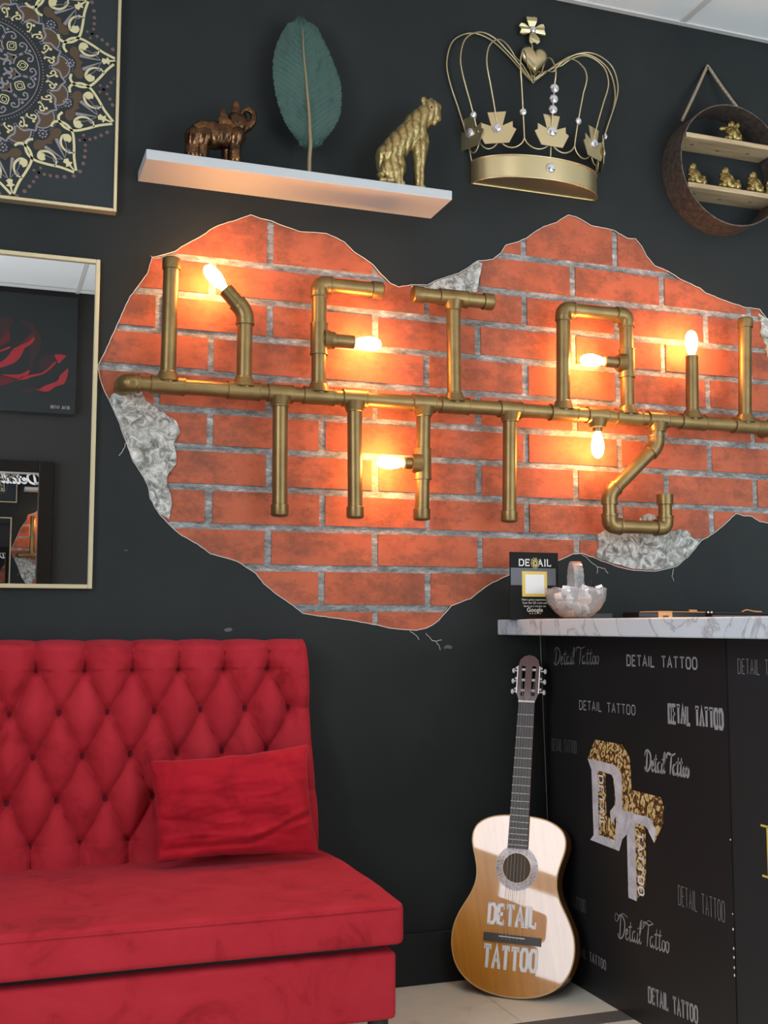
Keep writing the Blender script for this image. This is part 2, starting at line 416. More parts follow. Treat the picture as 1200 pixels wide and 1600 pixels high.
PHASE = ['E', 'O', 'E', 'O', 'E', 'O', 'E', 'O', 'E', 'O', 'E', 'O']
GAP = .011
heart_in = heart
for r_ in range(len(COURSE)-1):
    zt, zb = COURSE[r_], COURSE[r_+1]
    J = {'E': JE, 'O': JO}[PHASE[r_]]; J = [J[0]-.357]+J
    if r_ == 0: J = [j for j in J if j > 1.1]
    for a, b in zip(J, J[1:]):
        if r_ == 1 and b < 1.25: zt = 2.62      # the left lobe's top course runs up to the break
        else: zt = COURSE[r_]
        jj = lambda: random.uniform(-.0018, .0018)
        p = clip_rect(heart_in, a+GAP+jj(), b-GAP+jj(), zb+GAP+jj(), zt-GAP+jj())
        if len(p) < 3 or area(p) < .0004: continue
        y = REC-.0045+random.uniform(-.001, .001)
        bm = NB(); poly(bm, [Vector((q.x, y, q.y)) for q in p], Vector((0, REC-y+.002, 0)))
        obj('brick', bm, m_brick, wall_back)
# bare plaster patches, lumpy
def patch(pxs, mat=m_plaster, y=-.002, step=.008):
    pl = roughen(wall2(pxs), .003, .01)
    x0 = min(p.x for p in pl); x1 = max(p.x for p in pl); z0 = min(p.y for p in pl); z1 = max(p.y for p in pl)
    bm = NB()
    nx = int((x1-x0)/step)+1; nz = int((z1-z0)/step)+1
    for i in range(nx):
        for j in range(nz):
            c = clip_rect(pl, x0+i*step, x0+(i+1)*step, z0+j*step, z0+(j+1)*step)
            if len(c) < 3 or area(c) < 1e-7: continue
            vs = []
            for q in c:
                n_ = noise.noise(Vector((q.x*60, q.y*60, 0)))*.004+noise.noise(Vector((q.x*22, q.y*22, 5)))*.003
                vs.append(bm.verts.new((q.x, y-.001+n_*.7, q.y)))
            bm.faces.new(vs)
    bmesh.ops.remove_doubles(bm, verts=bm.verts, dist=.0002)
    be = [e for e in bm.edges if e.is_boundary]
    ex = bmesh.ops.extrude_edge_only(bm, edges=be)
    for v in [v for v in ex['geom'] if isinstance(v, bmesh.types.BMVert)]: v.co.y = REC
    obj('plaster_patch', bm, mat, wall_back, 60)
patch([(171,625),(175,616),(192,610),(208,612),(221,612),(229,627),(250,640),(262,650),(275,658),(281,675),(271,692),(275,712),(275,725),(260,744),(262,762),(267,775),(269,787),(266,800),(264,812),(250,803),(242,791),(236,779),(232,758),(226,746),(209,721),(199,692),(188,662),(179,642)])
patch([(643,447),(667,447),(683,440),(700,434),(717,429),(733,419),(747,408),(753,412),(751,425),(747,440),(745,456),(720,460),(700,458),(675,460),(655,458)])
patch([(934,835),(945,829),(965,826),(990,822),(1015,824),(1035,828),(1050,830),(1063,827),(1075,830),(1080,840),(1092,846),(1083,858),(1073,869),(1056,884),(1040,888),(1025,890),(990,889),(950,878),(931,870),(936,852)])
patch([(1000,812),(1003,805),(1012,803),(1022,805),(1025,812),(1015,818),(1005,818)])
patch([(1186,490),(1195,497),(1222,514),(1246,545),(1235,570),(1215,560),(1200,560),(1197,540),(1188,520),(1190,505)])
bm = NB(); tube(bm, [(p.x, -.0004, p.y) for p in heart], .0013, 5, closed=True); obj('chipped_edge', bm, m_chip, wall_back, label='thin pale chipped plaster edge')
def crack(pxs, r=.0008):
    P = wall2(pxs); Q = []
    for a, b in zip(P, P[1:]):
        for j in range(4): Q.append(a.lerp(b, j/4)+Vector((random.uniform(-1, 1), random.uniform(-1, 1)))*.0018)
    Q.append(P[-1])
    bm = NB(); tube(bm, [Vector((p.x, -.0003, p.y)) for p in Q], r, 4); obj('crack', bm, m_chip, wall_back)
for c_ in ([(198,690),(194,700),(186,712)], [(198,690),(203,702),(207,712)], [(908,866),(918,872),(925,880),(934,886),(944,888),(950,896)], [(934,886),(933,896)], [(1052,889),(1050,900),(1053,908)], [(640,985),(650,992),(655,1000)], [(665,990),(675,1000),(682,1002),(688,1016)], [(682,1002),(690,1000)], [(235,400),(243,404),(250,402)]): crack(c_)
for u, v, s in ((356, 984, .018), (700, 1011, .02), (197, 860, .006)):
    bm = NB(); q = W(u, v); poly(bm, [Vector((q.x+s*math.cos(a)*(.6+.4*random.random()), -.0006, q.z+.4*s*math.sin(a)*(.5+.5*random.random()))) for a in [k*2*PI/11 for k in range(11)]]); obj('scuff_mark', bm, m_greyink3, wall_back)
# baseboard
bm = NB(); box(bm, ROOM_X0, ROOM_X1, -.014, -.0005, 0.0005, .155, .003); o = struct('baseboard_back', bm, m_wall)
# floor : beige stone tiles up to a dark strip, the rest grey
bm = NB(); box(bm, ROOM_X0, ROOM_X1, ROOM_Y-.6, .02, -.08, -.004); floor = struct('floor', bm, m_grout)
tile_me = None
TX, TY, TS = 1.48, -.012, .45
bm = NB(); box(bm, -TS/2+.0012, TS/2-.0012, -TS/2+.0012, TS/2-.0012, -.012, 0, .0012, 1); tile_me = bpy.data.meshes.new('floor_tile'); bmesh.ops.recalc_face_normals(bm, faces=bm.faces); bm.to_mesh(tile_me); bm.free(); tile_me.materials.append(m_floor)
rows = [(-.4+.0, .40)]
def tile_at(x0, x1, y0, y1, mat=m_floor):
    bm = NB(); box(bm, x0+.0012, x1-.0012, y0+.0012, y1-.0012, -.02, 0, .0012, 1); obj('floor_tile', bm, mat, floor)
for k in range(-7, 11):
    tile_at(TX+k*TS, TX+(k+1)*TS, -.42, -.002)
bm = NB(); box(bm, ROOM_X0, ROOM_X1, -.50, -.4215, -.02, .0015, .002, 1); obj('threshold_strip', bm, m_strip, floor, label='dark grey strip at the edge of the beige tiles')
for j in range(6):
    for k in range(-5, 8):
        x0 = TX+k*.6; y1 = -.50-j*.635
        bm = NB(); box(bm, x0+.0012, x0+.6-.0012, y1-.635+.0012, y1-.0012, -.02, 0, .0012, 1); obj('floor_tile', bm, m_floor, floor)
# ceiling
bm = NB(); box(bm, ROOM_X0, ROOM_X1, ROOM_Y, .02, CEIL+.012, CEIL+.1); ceiling = struct('ceiling', bm, m_grid)
CXS = [2.372+.6*k for k in range(-7, 7)]; CYS = [-.0-.6*k for k in range(0, 9)]
FILL_CELLS = {(0, 4), (6, 3), (10, 2), (4, 6)}
for i, x in enumerate(CXS[:-1]):
    for j, y in enumerate(CYS[:-1]):
        x0, x1 = max(x, ROOM_X0), min(x+.6, ROOM_X1); y1, y0 = y, max(y-.6, ROOM_Y)
        if x1-x0 < .05 or y1-y0 < .05: continue
        bm = NB()
        lit = (i, j) in ((4, 4), (8, 4), (11, 2))
        if j == 0: y1 = -.022
        box(bm, x0+.012, x1-.012, y0+.012, y1-(.012 if j else 0), CEIL+.003, CEIL+.012)
        if lit:
            obj('fill_panel', bm, m_fill, ceiling)  # unseen glowing panel added for ambient light from above
        else: obj('ceiling_tile', bm, m_ceil, ceiling)
bm = NB()
for x in CXS: box(bm, x-.012, x+.012, ROOM_Y, -.022, CEIL, CEIL+.0125)
for y in CYS[1:]: box(bm, ROOM_X0, ROOM_X1, y-.012, y+.012, CEIL-.0004, CEIL+.012)
o = obj('ceiling_grid', bm, m_grid, ceiling); o['kind'] = 'stuff'
bm = NB(); box(bm, ROOM_X0, ROOM_X1, -.022, -.0005, CEIL-.002, CEIL+.012, .001, 1); struct('trim_1', bm, m_grid)
# side walls and the wall behind the camera with an added window for fill light
bm = NB()
sq_ = lambda a, b, c, d: [Vector((ROOM_X0, a, c)), Vector((ROOM_X0, b, c)), Vector((ROOM_X0, b, d)), Vector((ROOM_X0, a, d))]
poly_holes(bm, [sq_(ROOM_Y-.12, .05, 0, CEIL+.1)]+[sq_(*q) for q in LWIN], Vector((-.1, 0, 0))); struct('wall_left', bm, m_wallb)
for i_, q in enumerate(LWIN):
    bm = NB()
    for y in (q[0]+.02, q[1]-.02)+(((q[0]+q[1])/2,) if i_ else ()): box(bm, ROOM_X0-.09, ROOM_X0-.03, y-.02, y+.02, q[2], q[3])
    for z in (q[2]+.015, q[3]-.015): box(bm, ROOM_X0-.085, ROOM_X0-.035, q[0], q[1], z-.015, z+.015)
    struct('window_%d' % (i_+2), bm, m_black)
bm = NB(); box(bm, ROOM_X1, ROOM_X1+.1, ROOM_Y, .05, 0, CEIL+.1); struct('wall_right', bm, m_wallb)
bm = NB()
poly_holes(bm, [[Vector((ROOM_X0-.1, ROOM_Y, 0)), Vector((ROOM_X1+.1, ROOM_Y, 0)), Vector((ROOM_X1+.1, ROOM_Y, CEIL+.1)), Vector((ROOM_X0-.1, ROOM_Y, CEIL+.1))],
                [Vector((FILL_WIN[0], ROOM_Y, FILL_WIN[2])), Vector((FILL_WIN[1], ROOM_Y, FILL_WIN[2])), Vector((FILL_WIN[1], ROOM_Y, FILL_WIN[3])), Vector((FILL_WIN[0], ROOM_Y, FILL_WIN[3]))]], Vector((0, -.12, 0)))
wall_front = struct('wall_front', bm, m_wallb)
bm = NB()
for x in (FILL_WIN[0]+.02, 3.05, 4.35, FILL_WIN[1]-.02): box(bm, x-.025, x+.025, ROOM_Y-.10, ROOM_Y-.03, FILL_WIN[2], FILL_WIN[3])
for z in (FILL_WIN[2]+.02, 2.15, FILL_WIN[3]-.02): box(bm, FILL_WIN[0], FILL_WIN[1], ROOM_Y-.09, ROOM_Y-.04, z-.02, z+.02)
fill_win = struct('window_1', bm, m_black)  # frame of the added fill window

# ================================================================ PIPE LAMP SIGN
sign = thing('pipe_lamp_sign', 'gold pipework wall lamp spelling DETAIL TATS with glowing orange filament bulbs on the brick heart', 'wall lamp', (1.5, -.06, 1.805))
PY = -.085; PR = .0232
def wp(u, v): return W(u, v, PY)
def pipe(a, b, r=PR, name='pipe'):
    bm = NB(); cyl(bm, a, b, r, 24); return obj(name, bm, m_pipe, sign, 40)
def collar(bm, a, b, r): cyl(bm, a, b, r, 24, bev=.0015)
def tee(c, run, br, L=.048, Lb=.042, r=PR*1.17):
    c = Vector(c); run = Vector(run).normalized(); br = Vector(br).normalized()
    bm = NB(); collar(bm, c-run*L, c+run*L, r); cyl(bm, c+br*.005, c+br*Lb, r, 24, bev=.0015)
    # webbing where the branch flares into the run
    cyl(bm, c+br*.012, c+br*(r+.012), r*1.35, 24, r2=r*.98)
    for s_ in (-1, 1): cyl(bm, c+run*s_*(L-.003), c+run*s_*(L+.0015), r*1.05, 24)
    obj('tee_fitting', bm, m_pipe, sign, 40)
def elbow(c, a, b, L=.04, r=PR*1.17):
    """c corner, a/b unit directions leaving the corner"""
    c = Vector(c); a = Vector(a).normalized(); b = Vector(b).normalized(); R = .024
    pts = [c+a*L, c+a*(L-.002)]
    for k in range(9):
        t = k/8; p0 = c+a*R; p2 = c+b*R; pts.append(p0*(1-t)**2+c*2*t*(1-t)+p2*t*t)
    pts += [c+b*(L-.002), c+b*L]
    bm = NB(); tube(bm, pts, [r-.0015]+[r]*(len(pts)-2)+[r-.0015], 24)
    for d in (a, b): cyl(bm, c+d*(L-.006), c+d*(L+.001), r*1.05, 24)
    obj('elbow_fitting', bm, m_pipe, sign, 40)
def cap(p, d, L=.034, r=PR*1.17):
    p = Vector(p); d = Vector(d).normalized()
    bm = NB(); lathe(bm, [(.0001, .0045), (r*.45, .0038), (r*.8, .0018), (r*.96, -.001), (r, -.004), (r, -L+.001), (r*.95, -L)], p, d, 24); obj('end_cap', bm, m_pipe, sign, 40)
def bulb(p, d, L=.090, rb=.0215, holder=.026):
    p = Vector(p); d = Vector(d).normalized()
    bm = NB(); cyl(bm, p-d*.012, p+d*.004, .0165, 20, bev=.001); hd = obj('bulb_socket', bm, m_pipe, sign, 40)
    bm = NB(); lathe(bm, [(.0001, 0), (.010, .0), (.012, .008), (rb*.8, .022), (rb, .045), (rb*.97, .060), (rb*.8, .076), (rb*.5, .085), (.0001, L)], p+d*.003, d, 20)
    sub('light_bulb', bm, m_bulb, hd, 180, label='glowing orange bulb')
    return p+d*L*.5
UPV = Vector((0, 0, 1)); DN = -UPV; RX = Vector((1, 0, 0)); LX = -RX; OUT = Vector((0, -1, 0))
Z0 = 1.805
def run_x(u): return wp(u, 598+(u-217)*.0735).x
xs = dict(D1=run_x(262), D2=run_x(381), t1=run_x(438), E=run_x(498), t2=run_x(554), t3=run_x(662), T=run_x(710), t4=run_x(797), A1=run_x(880), bd=run_x(933), A2=run_x(981), S=run_x(1027), I=run_x(1082), L=run_x(1164))
xl = wp(196, 596).x; xr = run_x(1215)
pipe((xl, PY, Z0), (xr, PY, Z0))
elbow((xl, PY, Z0), RX, (0, 1, 0)); bm = NB(); cyl(bm, (xl, PY+.03, Z0), (xl, .012, Z0), PR, 20); obj('pipe', bm, m_pipe, sign, 40)
bm = NB(); cyl(bm, (xr, PY, Z0), (xr, .012, Z0), PR, 20); obj('pipe', bm, m_pipe, sign, 40); elbow((xr, PY, Z0), LX, (0, 1, 0))
def zt(u, v): return wp(u, v).z
for k in ('D1', 'D2', 'E', 'T', 'A1', 'A2', 'I', 'L'): tee((xs[k], PY, Z0), RX, UPV)
for k in ('t1', 't2', 't3', 't4', 'bd', 'S'): tee((xs[k], PY, Z0), RX, DN, L=.038)
def V(x, z, y=PY): return Vector((x, y, z))
# D: tall post with cap, and the bent post carrying a bulb
z = zt(268, 404); pipe(V(xs['D1'], Z0), V(wp(268, 404).x, z)); cap(V(wp(268, 404).x, z), UPV)
a = wp(383, 488); d45 = (wp(352, 452)-a).normalized(); pipe(V(xs['D2'], Z0), V(a.x, a.z)); elbow(a, DN, d45, L=.038); pipe(a, a+d45*.088); BP = [bulb(a+d45*.088, d45)]
# E
a = wp(499, 444); b = wp(597, 458); pipe(V(xs['E'], Z0), V(a.x, a.z)); elbow(V(a.x, a.z), DN, RX); pipe(V(a.x, a.z), V(b.x, a.z)); cap(V(b.x, a.z), RX, L=.036)
c = wp(498, 530); tee(V(a.x, c.z), UPV, RX, Lb=.05); e = wp(552, 537); pipe(V(a.x, c.z), V(e.x, c.z), PR*.9); BP.append(bulb(V(e.x, c.z), RX))
# T
a = wp(708, 466); pipe(V(xs['T'], Z0), V(a.x, a.z)); tee(V(a.x, a.z), RX, DN); l_ = wp(645, 463).x; r2 = wp(770, 470).x
pipe(V(l_, a.z), V(r2, a.z)); cap(V(l_, a.z), LX, L=.036); cap(V(r2, a.z), RX, L=.036)
# A
a = wp(880, 483); b = wp(978, 487); pipe(V(xs['A1'], Z0), V(a.x, a.z)); elbow(V(a.x, a.z), DN, RX); pipe(V(a.x, a.z), V(b.x, a.z)); elbow(V(b.x, a.z), LX, DN); pipe(V(b.x, a.z), V(xs['A2'], Z0))
c = wp(980, 568); tee(V(b.x, c.z), UPV, LX, Lb=.04); e = wp(945, 567); pipe(V(b.x, c.z), V(e.x, c.z), PR*.8); BP.append(bulb(V(e.x, c.z), LX))
# I with bulb, L
a = wp(1081, 557); pipe(V(xs['I'], Z0), V(a.x, a.z), PR*.95); BP.append(bulb(V(a.x, a.z), UPV, holder=.01))
a = wp(1164, 498); pipe(V(xs['L'], Z0), V(a.x, a.z)); cap(V(a.x, a.z), UPV)
# lower row: T legs, A with bulb, T leg
for k, (u, v) in dict(t1=(437, 806), t2=(555, 809), t4=(796, 815)).items():
    a = wp(u, v); pipe(V(xs[k], Z0), V(a.x, a.z)); cap(V(a.x, a.z), DN)
a = wp(659, 812); pipe(V(xs['t3'], Z0), V(a.x, a.z)); cap(V(a.x, a.z), DN)
c = wp(659, 725); tee(V((a.x+xs['t3'])/2, c.z), UPV, LX, Lb=.036); e = wp(632, 724); pipe(V(a.x, c.z), V(e.x, c.z), PR*.8); BP.append(bulb(V(e.x, c.z), LX))
# bulb hanging under the run
BP.append(bulb(V(xs['bd'], Z0-.052), DN))
# S / 2
a = wp(1026, 697); b = wp(952, 772); c = wp(953, 822); d = wp(1040, 824); e = wp(1040, 773)
pipe(V(xs['S'], Z0), V(a.x, a.z)); elbow(a, UPV, b-a, L=.036); pipe(a, b); elbow(b, a-b, DN, L=.034)
cc = V(b.x, c.z); dd = V(d.x, c.z); ee = V(d.x, e.z)
pipe(b, cc); elbow(cc, UPV, RX); pipe(cc, dd); elbow(dd, LX, UPV); pipe(dd, ee)
bm = NB(); lathe(bm, [(PR*.7, -.03), (PR*.7, .001), (PR*1.2, .001), (PR*1.24, -.004), (PR*1.2, -.034), (PR, -.036)], ee, UPV, 24); obj('open_collar', bm, m_pipe, sign, 40)

# ================================================================ WHITE SHELF AND ORNAMENTS
bm = NB(); box(bm, .423, 1.383, -.18, -.0005, 2.447, 2.477, .0015, 1)
tag(obj('floating_shelf', bm, m_whiteshelf), 'long white floating shelf above the left lobe of the brick heart', 'shelf')
SZ = 2.4775
# elephant
ey = -.12
el = thing('elephant_figurine', 'small bronze elephant figurine with raised curled trunk on the white shelf', 'figurine', (W(345, 240, ey).x, ey, SZ))
def E_(cx, cy, dy=0): return W(280+cx/8.571, 140+cy/8.571, ey+dy)
def foot(p): return Vector((p.x, p.y, SZ+.021))
ex = Matrix.Rotation(.25, 3, 'Y')
parts = [(E_(350, 600), (.046, .036, .042), ex), (E_(450, 610), (.050, .037, .044), ex), (E_(600, 610), (.044, .036, .044), ex), (E_(270, 590), (.030, .031, .036)), (E_(700, 580), (.034, .030, .040)),
         (E_(780, 460), (.033, .026, .031)), (E_(740, 410), .024, E_(800, 490), .025),
         (E_(860, 530), .016, E_(930, 500), .013), (E_(930, 500), .013, E_(990, 430), .0115), (E_(990, 430), .0115, E_(995, 330), .010), (E_(995, 330), .010, E_(930, 265), .009), (E_(930, 265), .009, E_(860, 275), .008), (E_(860, 275), .008, E_(835, 330), .007)]
for cx, cy, dy, c2 in ((170, 740, -.012, 155), (310, 740, -.016, 310), (640, 720, .014, 660), (740, 740, -.016, 745)):
    parts += [(E_(cx+25, cy-110, dy), .029, E_(cx, cy, dy), .020), (E_(cx, cy, dy), .020, foot(E_(c2, cy+40, dy)), .020)]
parts += [(E_(200, 540, 0), .006, E_(150, 640, 0), .004)]
blobs('body', parts, .0024, m_bronze, el, .0009, 3, 70)
for (a0, b0, dy, rr) in (((595, 420), (590, 330), -.024, .011), ((765, 300), (760, 220), .016, .012)):
    o = blobs('ear', [(E_(a0[0], a0[1], dy), (.017, .006, .026)), (E_(b0[0], b0[1], dy), (.012, .005, .018)), (E_(a0[0]+50, a0[1]+60, dy*.9), (.022, .007, .022))], .0018, m_bronze, el, 0, 3)
bm = NB()
for dy in (-.012, .012): tube(bm, [E_(830, 520, dy), E_(880, 480, dy*1.3), E_(910, 430, dy*1.3)], [.005, .004, .0015], 8)
obj('tusk', bm, m_bronze, el, 60)
# tiger
ty = -.13
tg = thing('tiger_figurine', 'gold sitting tiger figurine at the right end of the white shelf', 'figurine', (W(640, 280, ty).x, ty, SZ))
def T_(cx, cy, dy=0): return W(570+cx/8, 130+cy/8, ty+dy)
def gf(p, h=.008): return Vector((p.x, p.y, SZ+h))
ry = Matrix.Rotation(-.5, 3, 'Y')
parts = [(T_(330, 1020), (.050, .040, .052)), (T_(290, 920), .042, T_(430, 770), .044), (T_(430, 770), .044, T_(600, 600), .042), (T_(620, 650), (.044, .037, .056), ry), (T_(670, 740), (.034, .033, .042)),
         (T_(630, 520), .038, T_(740, 410), .034), (T_(815, 345), (.035, .033, .036)), (T_(765, 410), (.034, .033, .036)),
         (T_(860, 420, -.01), .016, T_(905, 440, -.014), .013), (T_(850, 490, -.006), (.013, .012, .012)), (T_(900, 310, -.008), (.014, .018, .016)), (T_(915, 380, -.014), (.009, .009, .014)),
         (T_(340, 1080, -.024), (.037, .018, .043)), (T_(300, 1130, .02), (.037, .018, .035)),
         (gf(T_(380, 1230, -.028), .009), .0105, gf(T_(470, 1240, -.03), .009), .010), (T_(440, 1080, -.028), .014, gf(T_(420, 1200, -.03)), .012),
         (T_(690, 800, -.016), .027, T_(680, 1050, -.018), .0165), (T_(680, 1050, -.018), .0165, gf(T_(690, 1250, -.018), .010), .014), (gf(T_(690, 1260, -.02), .009), .011, gf(T_(730, 1270, -.022), .008), .009),
         (T_(700, 800, .014), .021, T_(650, 1050, .016), .0135), (T_(650, 1050, .016), .0135, gf(T_(660, 1250, .016), .010), .012), (gf(T_(660, 1250, .018), .009), .011, gf(T_(710, 1250, .018), .008), .009),
         (T_(180, 1150, -.01), .010, gf(T_(200, 1230, -.035), .009), .009), (gf(T_(200, 1230, -.035), .009), .009, gf(T_(380, 1250, -.05), .008), .0075)]
tb = blobs('body', parts, .0028, m_tiger, tg, .0016, 2, 65)
for cx, cy, dy in ((740, 215, -.012), (830, 230, .022)):
    blobs('ear', [(T_(cx, cy, dy), (.011, .006, .012)), (T_(cx+10, cy+45, dy), (.010, .008, .010))], .0016, m_tiger, tg, 0, 2)
bm = NB()
for q in (T_(835, 300, -.031), T_(905, 300, -.024)): ball(bm, q, (.0045, .003, .0035), 8)
obj('eye', bm, m_bronze, tg, 180)
# verdigris leaf on a stem
ly = -.10
lf = thing('leaf_sculpture', 'tall green patinated metal leaf sculpture standing in the middle of the white shelf', 'sculpture', (W(485, 268, ly).x, ly, SZ))
def L_(cx, cy): return W(200+cx/2.308, cy/2.308, ly)
ROWS = [(60, 618, 625, 634), (78, 597, 625, 652), (95, 583, 626, 664), (110, 572, 627, 690), (130, 560, 628, 697), (160, 546, 629, 712), (190, 536, 630, 728), (230, 529, 633, 746), (275, 527, 638, 765), (310, 530, 641, 776), (350, 536, 644, 778), (390, 547, 648, 776), (430, 562, 651, 771), (465, 580, 652, 756), (500, 604, 654, 732), (520, 622, 655, 712), (532, 638, 655, 690), (539, 646, 655, 670)]
def lerp_rows(y):
    for a_, b_ in zip(ROWS, ROWS[1:]):
        if a_[0] <= y <= b_[0]:
            t = (y-a_[0])/(b_[0]-a_[0]); return [a_[k]*(1-t)+b_[k]*t for k in (1, 2, 3)]
    return ROWS[-1][1:]
bm = NB(); NR, NC = 150, 28
grid = []
for i in range(NR+1):
    y = 60+(539-60)*i/NR; l, m, r = lerp_rows(y); ed = 3*math.sin(i*1.7)+2*math.sin(i*.63)
    row = []
    for j in range(-NC, NC+1):
        t = j/NC; x = m+(m-l+ed*.5*(abs(t) > .9))*t if t < 0 else m+(r-m+ed*.5*(abs(t) > .9))*t
        p = L_(x, y-22*abs(t)*(1 if 90 < y < 520 else .4))
        vein = math.sin((y+abs(t)*75)/479*PI*46)
        p.y += -.006*math.exp(-(t*9)**2)-.0030*vein*min(1, abs(t)*4)*(1-.5*abs(t)) + .02*t*t*abs(t)+.004*math.sin(y*.02+t*2)
        row.append(bm.verts.new(p))
    grid.append(row)
for i in range(NR):
    for j in range(2*NC): bm.faces.new((grid[i][j], grid[i][j+1], grid[i+1][j+1], grid[i+1][j]))
bmesh.ops.solidify(bm, geom=bm.faces[:], thickness=.003)
obj('leaf_blade', bm, m_leaf, lf, 60)
bm = NB(); mp = []
for y in range(110, 540, 12): mp.append(L_(lerp_rows(y)[1], y-2)+Vector((0, -.0095, 0)))
mp += [L_(653, 580)+Vector((0, -.003, 0)), Vector((L_(653, 612).x, ly-.002, SZ+.001))]
n_ = len(mp); tube(bm, mp, [.0012+.0055*(i/(n_-1))**.8 for i in range(n_)], 10)
obj('stem', bm, m_leafrib, lf, 60, label='bronze coloured stem and midrib')
bm = NB(); cyl(bm, (mp[-1].x, ly-.002, SZ), (mp[-1].x, ly-.002, SZ+.006), .028, 24, bev=.001); obj('foot_plate', bm, m_leafrib, lf, 40)

# ================================================================ WIRE CROWN
CCX, CZ0, CZ1, RB, DB = 1.763, 2.585, 2.660, .235, .122
cr = thing('wire_crown', 'large gold half-round wire crown wall ornament with gems and clover finial', 'wall decoration', (CCX, 0, CZ0))
def cp(phi, R, z):
    d = .105*math.sin(phi)**2*min(1, max(0, (z-2.90)/.18))*min(1, max(0, (R/RB-.05)/.5))   # the front ribs arch lower
    return Vector((CCX-R*math.cos(phi), -.006-R*DB/RB*math.sin(phi), z-d))
bm = NB(); NS = 40
ra = [[bm.verts.new(cp(PI*k/NS, RB+dr, z)) for k in range(NS+1)] for dr, z in ((0, CZ0), (0, CZ1), (-.003, CZ1), (-.003, CZ0))]
for q in range(4):
    A, B = ra[q], ra[(q+1) % 4]
    for k in range(NS): bm.faces.new((A[k], A[k+1], B[k+1], B[k]))
obj('band', bm, m_gold, cr, 40, label='broad brushed gold band')
bm = NB(); v1 = [cp(PI*k/NS, RB-.003, CZ0+.002) for k in range(NS+1)]; poly(bm, v1, Vector((0, 0, .002))); obj('band_floor', bm, m_gold, cr)
bm = NB(); box(bm, CCX-RB, CCX+RB, -.006, -.002, CZ0, CZ1, 0); obj('back_plate', bm, m_gold, cr)
bm = NB()
for z in (CZ0, CZ1): tube(bm, [cp(PI*k/NS, RB+.001, z) for k in range(NS+1)], .003, 8)
obj('band_rim', bm, m_gold, cr, 60)
PROF = [(1.0, 2.660), (1.07, 2.74), (1.19, 2.83), (1.34, 2.93), (1.38, 3.0), (1.28, 3.075), (1.0, 3.115), (.70, 3.107), (.42, 3.065), (.18, 3.015), (.03, 2.985)]
prof = catmull([(a_*RB, z_, 0) for a_, z_ in PROF], 6)
def prof_at(z):
    for p, q in zip(prof, prof[1:]):
        if p.y <= z <= q.y: return p.x+(q.x-p.x)*(z-p.y)/(q.y-p.y+1e-9)
    return RB
CUSP, DIP = 2.716, 2.684
for k in range(9):
    phi = PI*k/8; phi = min(max(phi, .03), PI-.03)
    lo = CZ1 if k in (0, 8) else CUSP
    bm = NB(); pts = [cp(phi, prof_at(lo), lo)]+[cp(phi, p.x, p.y) for p in prof if p.y > lo+.004 or p.x < RB*.9]
    # ensure we keep the descending half too
    tube(bm, pts, .0026, 8); obj('wire_rib', bm, m_gold, cr, 60)
for k in range(8):
    a_, b_ = PI*k/8, PI*(k+1)/8
    bm = NB(); pts = []
    for i in range(13):
        t = i/12; z = CUSP-(CUSP-DIP)*math.sin(PI*t)**.6; ph = min(max(a_+(b_-a_)*t, .03), PI-.03); pts.append(cp(ph, prof_at(z), z))
    tube(bm, pts, .0024, 8); obj('scallop_wire', bm, m_gold, cr, 60)
bm = NB(); tube(bm, [cp(PI/2, prof_at(CUSP), CUSP), cp(PI/2, RB, CZ1)], .0024, 8); obj('wire_stay', bm, m_gold, cr, 60)
def gem_bm(c, r, n):
    bm = NB(); c = Vector(c); n = n.normalized(); s, t = frame_of(n)
    rings = []
    for rr, h, off in ((r, 0, 0), (r*.82, r*.35, .5), (r*.45, r*.55, 0)):
        rings.append([bm.verts.new(c+n*h+s*rr*math.cos(2*PI*(k+off)/8)+t*rr*math.sin(2*PI*(k+off)/8)) for k in range(8)])
    for A, B in zip(rings, rings[1:]):
        for k in range(8): bm.faces.new((A[k], A[(k+1) % 8], B[k])); bm.faces.new((A[(k+1) % 8], B[(k+1) % 8], B[k]))
    bm.faces.new(rings[-1]); bm.faces.new(rings[0]); return bm
CROSS = [(-.62, -.95), (.62, -.95), (.42, -.35), (.5, -.45), (.95, -.50), (1.0, -.1), (1.18, .1), (1.0, .42), (.35, .18), (.62, 1.0), (-.62, 1.0), (-.35, .18), (-1.0, .42), (-1.18, .1), (-1.0, -.1), (-.95, -.50), (-.5, -.45), (-.42, -.35)]
CROSS = [(-.75, -.92), (.75, -.92), (1.0, -.48), (1.2, -.12), (.98, .02), (.98, .38), (.34, .14), (.58, 1.0), (-.58, 1.0), (-.34, .14), (-.98, .38), (-.98, .02), (-1.2, -.12), (-1.0, -.48)]
for k in (0, 2, 4, 6, 8):
    ph = {0: .22, 2: PI/4, 4: PI/2, 6: PI*.75, 8: PI-.22}[k]
    R = prof_at(2.747); c = cp(ph, R+.006, 2.747)
    nrm = Vector((-math.cos(ph)/RB, -math.sin(ph)/DB, 0)).normalized(); tx = Vector((-nrm.y, nrm.x, 0)).normalized(); tz = Vector((0, 0, 1))
    sc = .056
    bm = NB(); poly(bm, [c+tx*a_*sc*.95+tz*b_*sc for a_, b_ in CROSS], -nrm*.002); o = obj('cross_plate', bm, m_gold, cr)
    sub('gem', gem_bm(c+nrm*.001, .019 if k == 4 else .0175, nrm), m_gem, o, label='round faceted gem')
for k in (1, 3, 5, 7):
    ph = PI*k/8; z = 2.80; R = prof_at(z); n_ = Vector((-math.cos(ph)/RB, -math.sin(ph)/DB, 0)).normalized()
    obj('gem', gem_bm(cp(ph, R+.002, z), .0125, n_), m_gem, cr)
for z in (2.818, 2.852, 2.886):
    obj('gem', gem_bm(cp(PI/2, prof_at(z)+.003, z), .0165, Vector((0, -1, .1))), m_gem, cr)
